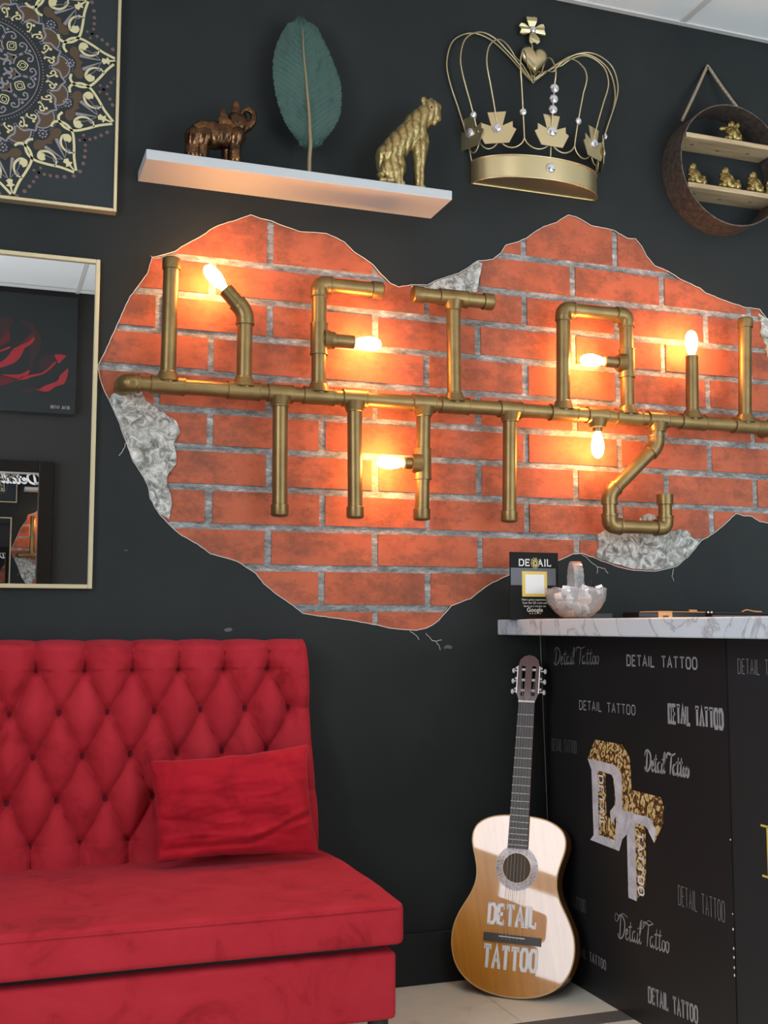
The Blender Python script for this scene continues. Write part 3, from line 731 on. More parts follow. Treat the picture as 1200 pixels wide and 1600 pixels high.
obj('gem', gem_bm(cp(PI/2, RB+.001, 2.625), .018, OUT), m_gem, cr)
# finial: heart, clover, hanging loop
fc = W(834, 93, -.02)
hp = []
for k in range(40):
    t = 2*PI*k/40; hp.append((16*math.sin(t)**3/17, (13*math.cos(t)-5*math.cos(2*t)-2*math.cos(3*t)-math.cos(4*t))/17))
bm = NB(); n0 = len(hp); rings = []
for s_, y_ in ((1, .004), (.97, -.002), (.75, -.009), (.4, -.013), (.05, -.015)):
    rings.append([bm.verts.new((fc.x+px*.054*s_, fc.y-.006+y_, fc.z+pz*.058*s_)) for px, pz in hp])
for A, B in zip(rings, rings[1:]):
    for k in range(n0): bm.faces.new((A[k], A[(k+1) % n0], B[(k+1) % n0], B[k]))
bm.faces.new(rings[-1]); bm.faces.new(rings[0]); obj('heart_plate', bm, m_gold, cr, 50)
cc_ = W(832, 47, -.02)
for q in range(4):
    an = PI/2*q+.12; bm = NB(); pts = []
    for (r_, w_) in ((.008, .0), (.012, .010), (.030, .019), (.043, .021), (.050, .013), (.045, 0.0), (.050, -.013), (.043, -.021), (.030, -.019), (.012, -.010)):
        pts.append(Vector((cc_.x+r_*math.cos(an)-w_*math.sin(an), cc_.y-.004*(w_ == 0)-.006*(abs(w_) > .015), cc_.z+r_*math.sin(an)+w_*math.cos(an))))
    poly(bm, pts, Vector((0, .003, 0))); obj('petal', bm, m_gold, cr)
obj('gem', gem_bm((cc_.x, cc_.y-.004, cc_.z), .0125, OUT), m_gem, cr)
bm = NB(); cyl(bm, (cc_.x, -.015, cc_.z-.05), (fc.x, -.015, fc.z), .003, 8); obj('finial_rod', bm, m_gold, cr, 60)
bm = NB(); lp = W(833, 124, -.02)
tube(bm, [(lp.x+.006*math.cos(t), -.02, lp.z+.013*math.sin(t)) for t in [2*PI*k/14 for k in range(14)]], .0022, 6, closed=True); cyl(bm, (lp.x, -.015, 3.0), (lp.x, -.002, 3.0), .004, 8); obj('hanging_loop', bm, m_gold, cr, 60)

# ================================================================ ROUND HOOP SHELF
HC = Vector((2.505, 0, 2.742)); HR = .224; HD = .118
hs = thing('hoop_shelf', 'round rusty metal hoop wall shelf with two pine boards, hung from a rope', 'shelf', (HC.x, 0, HC.z))
bm = NB(); N = 64
loops = [[bm.verts.new((HC.x+r*math.cos(2*PI*k/N), y, HC.z+r*math.sin(2*PI*k/N))) for k in range(N)] for r, y in ((HR, -.001), (HR, -HD), (HR-.004, -HD), (HR-.004, -.001))]
for q in range(4):
    A, B = loops[q], loops[(q+1) % 4]
    for k in range(N): bm.faces.new((A[k], A[(k+1) % N], B[(k+1) % N], B[k]))
obj('hoop', bm, m_hoop, hs, 50)
for z, nm in ((2.822, 'upper'), (2.640, 'lower')):
    half = math.sqrt(max(0, (HR-.006)**2-(z-HC.z)**2)); half2 = math.sqrt(max(0, (HR-.006)**2-(z+.016-HC.z)**2)); hf = min(half, half2)
    bm = NB(); box(bm, HC.x-hf, HC.x+hf, -HD+.004, -.003, z, z+.017, .001, 1); bd = obj('board', bm, m_wood, hs)
    for q in range(3):
        bm = NB(); c = Vector((HC.x-hf+.06+q*.12, -.06+.015*(q % 2), z-.0004)); poly(bm, [c+Vector((.008*math.cos(t), .004*math.sin(t), 0)) for t in [2*PI*k/10 for k in range(10)]]); sub('knot', bm, m_knot, bd)
bm = NB(); ap = W(1105, 105, -.012); l1 = W(1066, 188, -.06); r1 = W(1155, 172, -.06)
tube(bm, catmull([l1, l1.lerp(ap, .5), ap+Vector((-.006, 0, -.008)), ap+Vector((.002, 0, .004)), ap+Vector((.012, 0, -.006)), r1.lerp(ap, .5), r1], 5), .0055, 8)
obj('rope', bm, m_rope, hs, 60); bm = NB(); cyl(bm, ap+Vector((0, -.005, -.005)), Vector((ap.x, -.0005, ap.z-.005)), .005, 8); obj('nail', bm, m_hoop, hs)
# small seated gold figures
def figure(sack):
    P = [((0, 0, .017), (.023, .018, .013)), ((-.014, -.006, .010), (.017, .013, .009)), ((.014, -.006, .010), (.017, .013, .009)), ((0, -.006, .026), (.016, .014, .015)), ((0, 0, .038), (.016, .012, .013)),
         ((0, -.001, .058), (.0095, .009, .0105)), ((0, 0, .066), (.005, .005, .004)), ((-.010, -.001, .056), (.003, .003, .006)), ((.010, -.001, .056), (.003, .003, .006)),
         (Vector((-.014, 0, .043)), .007, Vector((-.020, -.006, .030)), .0055), (Vector((-.020, -.006, .030)), .0055, Vector((-.012, -.014, .022)), .005), (Vector((.014, 0, .043)), .007, Vector((.022, -.004, .032)), .0055), (Vector((.022, -.004, .032)), .0055, Vector((.024, -.010, .020)), .005)]
    if sack == 1: P += [((.034, 0, .014), (.016, .014, .014)), ((.040, 0, .028), (.008, .008, .009))]
    if sack == 2: P += [((-.030, .002, .026), .006, (-.040, 0, .036), .005) if False else (Vector((-.018, 0, .044)), .006, Vector((-.036, 0, .040)), .007), ((.022, .002, .058), (.008, .007, .009)), (Vector((.016, 0, .045)), .006, Vector((.022, .002, .058)), .006)]
    return P
fig_src = {}
def place_figure(kind, x, z, label, s=1.0, rz=0):
    t = thing('buddha_figurine', label, 'figurine', (0, 0, 0), 'small gold figurines on the hoop shelf')
    if kind not in fig_src: fig_src[kind] = blobs('body', figure(kind), .0016, m_agold, t, .0005, 2, 200)
    else:
        c = fig_src[kind].copy(); COL.objects.link(c); c.parent = t
    t.location = (x, -.088, z+.0005); s *= 1.18; t.scale = (s, s, s); t.rotation_euler = (0, 0, rz); return t
fx = lambda u, v: W(u, v, -.088).x
ZL, ZU = 2.657, 2.839
place_figure(2, fx(1143, 205), ZU, 'gold seated buddha figurine with one arm raised, alone on the upper pine board', 1.0, -.1)
place_figure(1, fx(1083, 275), ZL, 'gold seated buddha figurine, leftmost on the lower pine board', 1.0, .1)
place_figure(1, fx(1134, 283), ZL, 'gold seated buddha figurine with a sack, middle of the lower pine board', 1.05, -.05)
place_figure(0, fx(1177, 290), ZL, 'gold seated buddha figurine, third from the left on the lower pine board', 1.05, 0)
place_figure(0, fx(1201, 296), ZL, 'small gold figurine cut by the right edge of the picture on the lower board', .75, .3)

# ================================================================ MANDALA PICTURE (upper left)
FXR, FZB, FD = .362, 2.326, .035
FXR2 = W(182, 340, -FD).x; FZB2 = W(182, 331, -FD).z
mpic = thing('mandala_picture', 'black canvas with gold and grey mandala in a thin champagne frame', 'picture', (-.02, 0, 2.33))
mx0, mx1, mz0, mz1 = -.42, FXR2, FZB2, 3.15
bm = NB(); box(bm, mx0+.006, mx1-.006, -FD+.006, -.001, mz0+.006, mz1-.006); canvas = obj('canvas', bm, m_canvas, mpic)
def frame_bars(parent, x0, x1, z0, z1, w, y0, y1, mat, lab=None):
    for nm, b in (('l', (x0, x0+w, z0, z1)), ('r', (x1-w, x1, z0, z1)), ('b', (x0+w, x1-w, z0, z0+w)), ('t', (x0+w, x1-w, z1-w, z1))):
        bm = NB(); box(bm, b[0], b[1], y0, y1, b[2], b[3], .0012, 1); obj('frame_bar', bm, mat, parent, None, lab)
frame_bars(mpic, mx0, mx1, mz0, mz1, .010, -FD, -.0005, m_goldframe)
MC = Vector((-.022, 2.7365)); MY = -FD+.0052
kk = (CAMD-FD)/CAMD   # the canvas stands a little in front of the wall plane the tracing used
def MM(lift=0):
    def f(x, y):
        return Vector((x*kk, MY-.0002-lift, CAMH+(y-CAMH)*kk))
    return f
class Ink:
    def __init__(s): s.b = NB()
def inside(p): return p.x*kk < mx1-.012 and p.y < 3.3
def polar(cx, cy, ang, pts, sc=1.0, mir=False):
    ca, sa = math.cos(ang), math.sin(ang); out = []
    for r, t in pts:
        t = -t if mir else t
        out.append(Vector((cx+(r*ca-t*sa)*sc, cy+(r*sa+t*ca)*sc)))
    return out
inkc, inkl, inkb, inkp, inkd = NB(), NB(), NB(), NB(), NB()
def st(bm, pts, w, lift, closed=False, k=5):
    P = catmull([Vector((p.x, p.y, 0)) for p in pts], k, closed); strip(bm, [(p.x, p.y) for p in P], w, MM(lift), closed)
def disc(bm, c, r, lift, n=10, sy=1): poly(bm, [MM(lift)(c.x+r*math.cos(2*PI*k/n), c.y+r*sy*math.sin(2*PI*k/n)) for k in range(n)])
def fillp(bm, pts, lift): poly(bm, [MM(lift)(p.x, p.y) for p in pts])
CXm, CYm = MC
for k in range(12):
    A = math.radians(-17.3+30.9*k*(360/12)/30.9)
    if math.cos(A) < -.55: continue
    for mir in (False, True):
        P = lambda pts: polar(CXm, CYm, A, pts, 1, mir)
        st(inkc, P([(.240, .034), (.234, .050), (.243, .066), (.264, .076), (.290, .073), (.320, .052), (.350, .026), (.384, .004)]), .0075, .0006)
        st(inkc, P([(.338, .038), (.330, .024), (.310, .019), (.291, .026), (.281, .043), (.289, .057), (.301, .054), (.303, .044)]), [.0035+.0045*min(1, i/18) for i in range(36)], .0006)
        disc(inkc, P([(.293, .046)])[0], .0085, .0007)
        st(inkl, P([(.276, .022), (.300, .013), (.336, .003)]), [.011-.0095*i/10 for i in range(11)], .0006)
        st(inkl, P([(.280, .040), (.305, .034), (.325, .016), (.336, .003)]), .0018, .0006)
        st(inkl, P([(.318, .026), (.328, .030), (.326, .022), (.334, .022)]), .003, .0007)
        # brown butterfly wings
        fillp(inkb, catmull2 := [Vector((p.x, p.y)) for p in catmull([Vector((q.x, q.y, 0)) for q in P([(.262, 0), (.258, .014), (.248, .026), (.252, .044), (.267, .050), (.277, .034), (.272, .014), (.282, 0)])], 4, False)], .0003)
        for q in range(7):
            t = q/8; e0 = P([(.392-.105*t, .012+.088*math.sin(t*PI/2)**.8)])[0]; disc(inkp, e0, .0065-.0025*t, .0004, 8)
    P = lambda pts: polar(CXm, CYm, A, pts)
    fillp(inkc, P([(.337, 0), (.342, .010), (.352, .006), (.358, .013), (.362, .003), (.380, .002), (.380, -.002), (.362, -.003), (.358, -.013), (.352, -.006), (.342, -.010)]), .0008)
    for q in range(8): disc(inkl, P([(.243+.011*math.cos(q*PI/4), .011*math.sin(q*PI/4))])[0], .0032, .0007, 6)
    disc(inkl, P([(.243, 0)])[0], .004, .0007, 6)
NA = 15
for k in range(NA):
    A = math.radians(-2.1+360/NA*k)
    if math.cos(A) < -.6: continue
    for mir in (False, True):
        P = lambda pts: polar(CXm, CYm, A, pts, 1, mir)
        st(inkl, P([(.176, .042), (.184, .036), (.205, .030), (.214, .012), (.226, 0)]), .0055, .0006)
        st(inkc, P([(.172, .006), (.184, .010), (.196, .020), (.190, .028), (.182, .024)]), .0042, .0007)
        disc(inkc, P([(.199, .013)])[0], .0045, .0007, 7); disc(inkc, P([(.182, .019)])[0], .0038, .0007, 7); disc(inkc, P([(.172, .010)])[0], .003, .0007, 7)
    P = lambda pts: polar(CXm, CYm, A, pts)
    disc(inkp, P([(.176, 0)])[0], .004, .0005, 7)
    A2 = A+PI/NA; P = lambda pts: polar(CXm, CYm, A2, pts)
    fillp(inkb, P([(.186, .0)]+[(.205+.031*math.cos(t), .034*math.sin(t)) for t in [-1.5+3.0*i/10 for i in range(11)]]), .0002)
    st(inkl, P([(.205+.034*math.cos(t), .036*math.sin(t)) for t in [-1.35+2.7*i/8 for i in range(9)]]), .004, .0005)
    for i in range(15):
        t = -1.3+2.6*i/14; disc(inkl, P([(.206+.042*math.cos(t), .042*math.sin(t))])[0], .0018, .0005, 5)
for r_, w_ in ((.150, .0022),):
    st(inkl, [Vector((CXm+r_*math.cos(t), CYm+r_*math.sin(t))) for t in [2*PI*k/48 for k in range(48)]], w_, .0005, True, 2)
st(inkd, [Vector((CXm+.156*math.cos(t), CYm+.156*math.sin(t))) for t in [2*PI*k/48 for k in range(48)]], .008, .0003, True, 2)
for i in range(110):
    t = 2*PI*i/110
    if math.cos(t) > -.3: disc(inkl, Vector((CXm+.161*math.cos(t), CYm+.161*math.sin(t))), .0021, .0006, 5)
for k in range(10):
    A = math.radians(12.5+36*k)
    if math.cos(A) < -.5: continue
    for mir in (False, True):
        P = lambda pts: polar(CXm, CYm, A, pts, 1, mir)
        st(inkl, P([(.078, .006), (.088, .024), (.105, .036), (.125, .036), (.138, .026), (.134, .012), (.124, .012), (.124, .020), (.130, .021)]), .0042, .0006)
        st(inkl, P([(.050, .004), (.055, .014), (.066, .018), (.072, .010), (.066, .005)]), .006, .0006)
        st(inkc, P([(.088, 0), (.098, .012), (.108, .013), (.120, .0)]), .003, .0007)
        st(inkc, P([(.096, 0), (.101, .006), (.107, .006), (.113, .0)]), .002, .0007)
    A2 = A+PI/10; P = lambda pts: polar(CXm, CYm, A2, pts)
    disc(inkb, P([(.080, 0)])[0], .011, .0003, 9); disc(inkl, P([(.139, 0)])[0], .005, .0006, 5)
    disc(inkb, P([(.092, 0)])[0], .008, .0003, 9)
disc(inkl, MC, .028, .0003, 16); disc(inkc, MC, .012, .0006, 12)
for nm, b_, m_ in (('gold_scrollwork', inkc, m_cream), ('grey_scrollwork', inkl, m_lav), ('brown_motif', inkb, m_brown), ('mauve_dots', inkp, m_pink), ('dark_ring', inkd, m_dgrey)):
    bad = [f for f in b_.faces if any(v.co.x > mx1-.011 for v in f.verts) or any(v.co.z > mz1-.011 for v in f.verts) or any(v.co.x < mx0+.011 for v in f.verts)]
    bmesh.ops.delete(b_, geom=bad, context='FACES')
    sub(nm, b_, m_, canvas)['kind'] = 'stuff'

# ================================================================ MIRROR (left) and what it shows on the opposite wall
mr = thing('wall_mirror', 'tall mirror in a thin champagne gold frame, left of the brick heart', 'mirror', (-.02, 0, 1.209))
ax0, ax1, az0, az1 = -.36, W(157, 406, -.02).x, W(141, 920, -.02).z, W(150, 405, -.02).z
bm = NB(); box(bm, ax0+.004, ax1-.004, -.012, -.001, az0+.004, az1-.004); obj('mirror_glass', bm, m_mirror, mr)
frame_bars(mr, ax0, ax1, az0, az1, .0125, -.020, -.0005, m_goldframe)
OY = ROOM_Y
def OW(u, v):   # a point seen in the mirror, laid on the opposite wall
    p = W(u, v, -ROOM_Y); return Vector((p.x, OY, p.z))
# rose canvas
a_ = OW(116, 650); t_ = OW(118, 470); rx1 = a_.x; rz0 = a_.z; rz1 = rz0+.78; rx0 = rx1-1.1
rp = thing('rose_canvas', 'dark canvas of a red rose seen reflected in the gold framed mirror', 'picture', ((rx0+rx1)/2, OY, rz0))
bm = NB(); box(bm, rx0, rx1, OY+.001, OY+.035, rz0, rz1); rc = obj('canvas', bm, m_canvas, rp)
def RP(cx, cy, lift=0):
    q = OW(cx/6.667, 440+cy/6.667); return Vector((q.x, OY+.0355+lift, q.z))
def petal(pts, mat, nm, lift):
    bm = NB(); poly(bm, [RP(*p, lift) for p in [(q.x, q.y) for q in catmull([Vector((a, b, 0)) for a, b in pts], 5, True)]]); sub(nm, bm, mat, rc)
petal([(-60, 450), (40, 390), (130, 430), (90, 520), (100, 560), (85, 660), (-60, 690)], m_rose3, 'petal', .0002)
petal([(200, 430), (260, 430), (340, 480), (400, 560), (425, 640), (420, 700), (385, 770), (345, 860), (310, 960), (300, 850), (310, 720), (340, 640), (330, 560), (290, 490)], m_rose3, 'petal', .0002)
petal([(-60, 640), (40, 600), (50, 540), (100, 560), (85, 650), (-60, 690)], m_rose2, 'petal', .0005)
petal([(-60, 760), (90, 700), (100, 715), (40, 740), (-60, 775)], m_rose, 'petal', .0008)
petal([(-60, 900), (60, 820), (130, 730), (200, 690), (290, 650), (350, 600), (350, 640), (300, 690), (250, 720), (230, 770), (170, 850), (60, 900), (-60, 930)], m_rose, 'petal', .0008)
petal([(130, 720), (190, 690), (280, 600), (340, 560), (350, 600), (290, 650), (200, 692)], m_rose2, 'petal', .0006)
petal([(10, 985), (110, 990), (220, 980), (300, 940), (290, 985), (220, 1025), (150, 1025), (60, 1000)], m_rose, 'petal', .0009)
petal([(-60, 1000), (60, 1010), (150, 1040), (240, 1040), (140, 1060), (40, 1100), (-60, 1080)], m_rose2, 'petal', .0006)
petal([(180, 1030), (320, 990), (430, 970), (500, 920), (565, 855), (575, 870), (520, 930), (440, 985), (340, 1010), (250, 1040)], m_rose, 'petal', .0009)
petal([(400, 860), (440, 810), (540, 780), (600, 790), (560, 850), (480, 940), (430, 960)], m_rose3, 'petal', .0004)
petal([(565, 785), (620, 780), (680, 795), (650, 830), (605, 872), (580, 830)], m_rose, 'petal', .001)
petal([(340, 1130), (400, 1140), (470, 1100), (580, 1060), (625, 1010), (650, 1060), (660, 1085), (580, 1110), (500, 1160), (430, 1160)], m_rose, 'petal', .0009)
petal([(610, 1010), (680, 940), (700, 920), (700, 980), (670, 1070), (640, 1060)], m_rose, 'petal', .001)
petal([(190, 1180), (260, 1130), (350, 1120), (300, 1170)], m_rose3, 'petal', .0006)

# ---------------------------------------------------------------- lettering
GL = {'D': ([[(0, 0), (0, 1), (.38, 1), (.58, .8), (.58, .2), (.38, 0)]], [True], .58), 'E': ([[(.5, 1), (0, 1), (0, 0), (.5, 0)], [(0, .52), (.42, .52)]], [False, False], .52),
      'T': ([[(0, 1), (.6, 1)], [(.3, 1), (.3, 0)]], [False]*2, .6), 'A': ([[(0, 0), (.3, 1), (.6, 0)], [(.12, .33), (.48, .33)]], [False]*2, .6), 'I': ([[(0.05, 0), (0.05, 1)]], [False], .1),
      'L': ([[(0, 1), (0, 0), (.48, 0)]], [False], .48), 'O': ([[(.15, 0), (0, .2), (0, .8), (.15, 1), (.43, 1), (.58, .8), (.58, .2), (.43, 0)]], [True], .58)}
GS = {'D': ([(0, 0), (.12, 0)], ), }
def block(bm, text, M, width, h, weight=.16, serif=0, space=.28, gap=.55, sq=None, sp_w=1.0, crossw=None):
    """text fitted to width x h on the plane M(x, y)"""
    tot = sum((GL[c][2] if c != ' ' else gap)+space for c in text)-space
    kx = width/(tot+weight); x = weight*kx/2; sw = weight*h*.9
    sw = min(sw, weight*kx*1.35)
    for c in text:
        if c == ' ': x += (gap+space)*kx; continue
        ls, cl, w = GL[c]; m = sw/2
        for l, q in zip(ls, cl):
            pts = [(x+a*kx, m+b*(h-2*m)) for a, b in l]
            strip(bm, pts, sw, M, q)
        if serif:
            s = serif*kx; t = sw*.45
            ends = {'D': [(0, 0), (0, 1)], 'E': [(0, 0), (0, 1)], 'T': [(.3, 0)], 'A': [(0, 0), (.6, 0)], 'I': [(.05, 0), (.05, 1)], 'L': [(0, 1), (0, 0)], 'O': []}[c]
            for a, b in ends: strip(bm, [(x+a*kx-s, m*.0+(t/2 if b == 0 else h-t/2)), (x+a*kx+s, (t/2 if b == 0 else h-t/2))], t, M)
            if c in 'T':
                for a in (0, .6): strip(bm, [(x+a*kx, h-sw), (x+a*kx, h-sw-t*1.2)], t, M); strip(bm, [(x+a*kx, h), (x+a*kx, h-sw)], t, M)
            if c in 'E':
                for b in (0, 1): strip(bm, [(x+.5*kx, (h if b else 0)), (x+.5*kx, (h-sw*1.7 if b else sw*1.7))], t, M)
            if c in 'L': strip(bm, [(x+.48*kx, 0), (x+.48*kx, sw*1.9)], t, M)
        x += (w+space)*kx
SG = {'D': ([[(.30, 1.0), (.22, .6), (.14, .05), (.08, -.02)], [(-.02, .72), (.10, .96), (.36, 1.02), (.60, .80), (.60, .42), (.42, .08), (.16, -.04), (-.02, .08), (.02, .18)]], .66),
      'e': ([[(.0, .18), (.16, .26), (.24, .40), (.16, .47), (.06, .34), (.04, .10), (.16, -.01), (.32, .14)]], .30), 't': ([[(.22, .86), (.12, .30), (.12, .04), (.20, -.01), (.32, .12)], [(.0, .58), (.32, .64)]], .30),
      'a': ([[(.30, .40), (.18, .47), (.05, .30), (.06, .04), (.17, .04), (.27, .24), (.31, .46), (.26, .12), (.32, -.01), (.42, .12)]], .40), 'i': ([[(.12, .46), (.07, .14), (.11, -.01), (.22, .12)], [(.16, .62), (.175, .68)]], .21),
      'l': ([[(.0, .12), (.16, .5), (.25, .88), (.20, .98), (.13, .75), (.07, .2), (.11, -.01), (.24, .12)]], .26), 'T': ([[(-.02, .74), (.02, .95), (.22, 1.0), (.50, .93), (.86, 1.04)], [(.47, .96), (.38, .5), (.28, -.03)]], .52),
      'o': ([[(.20, .45), (.08, .40), (.03, .16), (.13, -.01), (.25, .10), (.27, .34), (.18, .45), (.34, .38)]], .31)}
def script(bm, text, M, width, h, weight=.07, swash=False):
    tot = sum(SG[c][1] if c != ' ' else .16 for c in text); kx = width/tot; x = 0
    for c in text:
        if c == ' ': x += .16*kx; continue
        ls, w = SG[c]
        for l in ls:
            P = catmull([Vector((a, b, 0)) for a, b in l], 5); n = len(P)
            strip(bm, [(x+p.x*kx, p.y*h) for p in P], [h*weight*(.55+.75*math.sin(PI*i/(n-1))) for i in range(n)], M)
        if swash and c in 'DT':
            P = catmull([Vector(q+(0,)) for q in ((.1, .95), (-.18, 1.05), (-.28, .8), (-.1, .7), (.1, .85), (.45, 1.12), (.9, 1.0))], 5)
            strip(bm, [(x+p.x*kx, p.y*h) for p in P], h*weight*.5, M)
        x += w*kx
def plane_map(o, ex, ey, slope=0):
    o, ex, ey = Vector(o), Vector(ex), Vector(ey)
    return lambda x, y: o+ex*x+ey*(y+slope*x)
def font_text(body, M3, size, mat, parent_part, name='lettering', align='LEFT', bold=0):
    """small print in the built-in typeface, laid on the plane given by matrix M3"""
    c = bpy.data.curves.new('t', 'FONT'); c.body = body; c.size = size; c.align_x = align; c.offset = bold; c.resolution_u = 3
    t = bpy.data.objects.new('t', c); COL.objects.link(t)
    dg = bpy.context.evaluated_depsgraph_get(); me = bpy.data.meshes.new_from_object(t.evaluated_get(dg)); bpy.data.objects.remove(t)
    me.name = name; me.transform(M3); me.materials.clear(); me.materials.append(mat)
    root = parent_part.parent if parent_part.parent else parent_part
    me.transform(root.matrix_world.inverted())
    o = bpy.data.objects.new(name, me); COL.objects.link(o); o.parent = parent_part; return o
# reversed words on the rose canvas corner, and on the second mirror
bm = NB(); p0 = RP(715, 1350, .0012); p1 = RP(520, 1350, .0012); block(bm, 'DETAIL TATTOO', plane_map(p0, (-1, 0, 0), (0, 0, 1)), (p0-p1).length, .022, .2); sub('lettering', bm, m_greyink2, rc, label='white words in the corner of the canvas')
m2 = thing('opposite_mirror', 'black framed mirror with white script, seen inside the gold framed mirror', 'mirror', (.1, OY, 1.2))
q0 = OW(85, 723); bx1 = q0.x; bz1 = q0.z; bx0 = bx1-1.05; bz0 = bz1-1.5; bw = bx1-OW(60, 738).x
bm = NB(); box(bm, bx0+.02, bx1-.02, OY+.002, OY+.014, bz0+.02, bz1-.02); gl2 = obj('mirror_glass', bm, m_mirror, m2)
for b in ((bx0, bx0+bw, bz0, bz1), (bx1-bw, bx1, bz0, bz1), (bx0+bw, bx1-bw, bz0, bz0+bw*.8), (bx0+bw, bx1-bw, bz1-bw*.8, bz1)):
    bm = NB(); box(bm, b[0], b[1], OY+.001, OY+.03, b[2], b[3], .006, 2); obj('frame_bar', bm, m_blackframe, m2)
bm = NB(); box(bm, bx0+bw, bx1-bw, OY+.0305, OY+.032, bz1-bw*.8-.012, bz1-bw*.8); obj('silver_lip', bm, m_greyink2, m2)
pD = OW(59, 757); bm = NB(); script(bm, 'Detail Tattoo', plane_map((pD.x, OY+.0155, pD.z), (-1, 0, 0), (0, 0, 1)), .47, .066, .17); sub('lettering', bm, m_vinyl, gl2, label='white script words')

# ================================================================ RED TUFTED SOFA
SF = thing('tufted_sofa', 'red velvet sofa bench with deep buttoned back', 'sofa', (.05, -.4, 0))
SX0 = -.95; SEATZ = .437; SFY = -.753
BY = -.100
PIT = .1325; X00 = W(57, 1053, BY).x; ZR1 = W(209, 1046, BY).z; ZR5 = W(139, 1322, BY).z; PZ = (ZR1-ZR5)/2
ZTOP = W(300, 999, -.09).z
def xend(z):
    t = max(0, (z-SEATZ)/(ZTOP-SEATZ)); return .990-.045*t**1.3+.004*math.sin(t*9)
def creased(x, z):
    Xn = (x-X00)/PIT; Zn = (ZR1-z)/PZ
    a, b = Xn+Zn, Xn-Zn
    dia = (abs(math.sin(PI*a))*abs(math.sin(PI*b)))**.5
    ver = abs(math.sin(PI*Xn))**.5
    if z > ZR1: f = ver
    elif z < ZR5: f = ver
    else: f = dia
    if x > .893:
        z_ = (ZR1-z)/PZ+.5; hor = abs(math.sin(PI*z_))**.5; t = min(1, (x-.893)/.02); f = f*(1-t)+(.35+.65*hor)*t
    return f
buttons = []
for r_ in range(5):
    z_ = ZR1-r_*PZ/2
    for i in range(-9, 8):
        x_ = X00+i*PIT+(PIT/2 if r_ % 2 else 0)
        if SX0+.04 < x_ < xend(z_)-.04: buttons.append((x_, z_))
bm = NB(); NX, NZ = 400, 150; grid = []
for i in range(NX+1):
    row = []
    for j in range(NZ+1):
        zz = SEATZ-.06+(ZTOP-SEATZ+.06)*j/NZ; xe = xend(zz); x = SX0+(xe-SX0)*i/NX
        f = creased(x, zz); p = .046*f
        for bx, bz in buttons:
            d2 = (x-bx)**2+(zz-bz)**2
            if d2 < .0030: p -= .022*math.exp(-d2/.00034)
        for bx, bz in buttons:   # small gathers fanning out below each button
            dx, dz = x-bx, zz-bz
            if abs(dx) < .03 and -.05 < dz < -.004:
                p -= .0026*math.cos(dx/(.004-dz*.12)*2.2)*math.exp(dz/.022)
        p += .0030*noise.noise(Vector((x*18, zz*18, 2)))+.0012*noise.noise(Vector((x*60, zz*30, 9)))
        et = min(1, (ZTOP-zz)/.028); er = min(1, (xe-x)/.03); el_ = min(1, (x-SX0)/.03)
        e_ = math.sqrt(max(0, 1-(1-et)**2))*math.sqrt(max(0, 1-(1-er)**2))*math.sqrt(max(0, 1-(1-el_)**2))
        topz = zz-(.006*(1-f) if j > NZ-8 else 0)
        row.append(bm.verts.new((x, (BY+.036-p)*e_+(-.02)*(1-e_), topz)))
    grid.append(row)
for i in range(NX):
    for j in range(NZ): bm.faces.new((grid[i][j], grid[i+1][j], grid[i+1][j+1], grid[i][j+1]))
be = [e for e in bm.edges if e.is_boundary]; ex_ = bmesh.ops.extrude_edge_only(bm, edges=be)
nv = [v for v in ex_['geom'] if isinstance(v, bmesh.types.BMVert)]
for v in nv: v.co.y = -.004
bk = obj('tufted_backrest', bm, m_velvet, SF, 180)
for bx, bz in buttons:
    bm = NB(); ball(bm, (bx, BY+.036+.016, bz), (.0105, .006, .0105), 10); sub('button', bm, m_button, bk, 180)
def cushion(x0, x1, y0, y1, z0, z1, rad, nm, crown=0, nx=70, ny=40, wob=.003):
    bm = NB(); box(bm, x0, x1, y0, y1, z0, z1)
    bmesh.ops.bevel(bm, geom=bm.edges[:], offset=rad, segments=5, affect='EDGES', profile=.5)
    for _ in range(1): pass
    # cut the flats so they can sag and wrinkle
    for ax, lo, hi, n in ((0, x0, x1, nx), (1, y0, y1, ny)):
        for k in range(1, n):
            c = [0, 0, 0]; c[ax] = lo+(hi-lo)*k/n; nrm = [0, 0, 0]; nrm[ax] = 1
            bmesh.ops.bisect_plane(bm, geom=bm.verts[:]+bm.edges[:]+bm.faces[:], plane_co=c, plane_no=nrm, dist=1e-5)
    for v in bm.verts:
        p = v.co; n_ = noise.noise(Vector((p.x*3.2, p.y*6, p.z*3+7)))*wob*1.6+noise.noise(Vector((p.x*14, p.y*14, 1)))*wob*.5
        tx = (p.x-x0)/(x1-x0); tyy = (p.y-y0)/(y1-y0)
        if p.z > (z0+z1)/2: p.z += n_+crown*math.sin(PI*min(max(tyy, 0), 1))**.7
        if p.y < y0+rad*1.2: p.y += noise.noise(Vector((p.x*2.4, 0, p.z*5)))*wob*1.5
    return obj(nm, bm, m_velvet, SF, 60)
sc_ = cushion(SX0, 1.003, SFY, -.045, .337, SEATZ, .016, 'seat_cushion', .010)
bm = NB(); tube(bm, [(SX0+.01, SFY-.001, SEATZ-.012), (.985, SFY-.001, SEATZ-.012), (1.0, SFY+.014, SEATZ-.012), (1.002, -.1, SEATZ-.012)], .003, 8); sub('piping', bm, m_velvet, sc_, 60)
cushion(SX0+.01, .990, SFY+.022, -.05, .158, .318, .012, 'base', 0, 50, 6, .002)
bm = NB(); box(bm, SX0+.03, .96, SFY+.06, -.06, .31, .345); obj('seat_deck', bm, m_leg, SF)
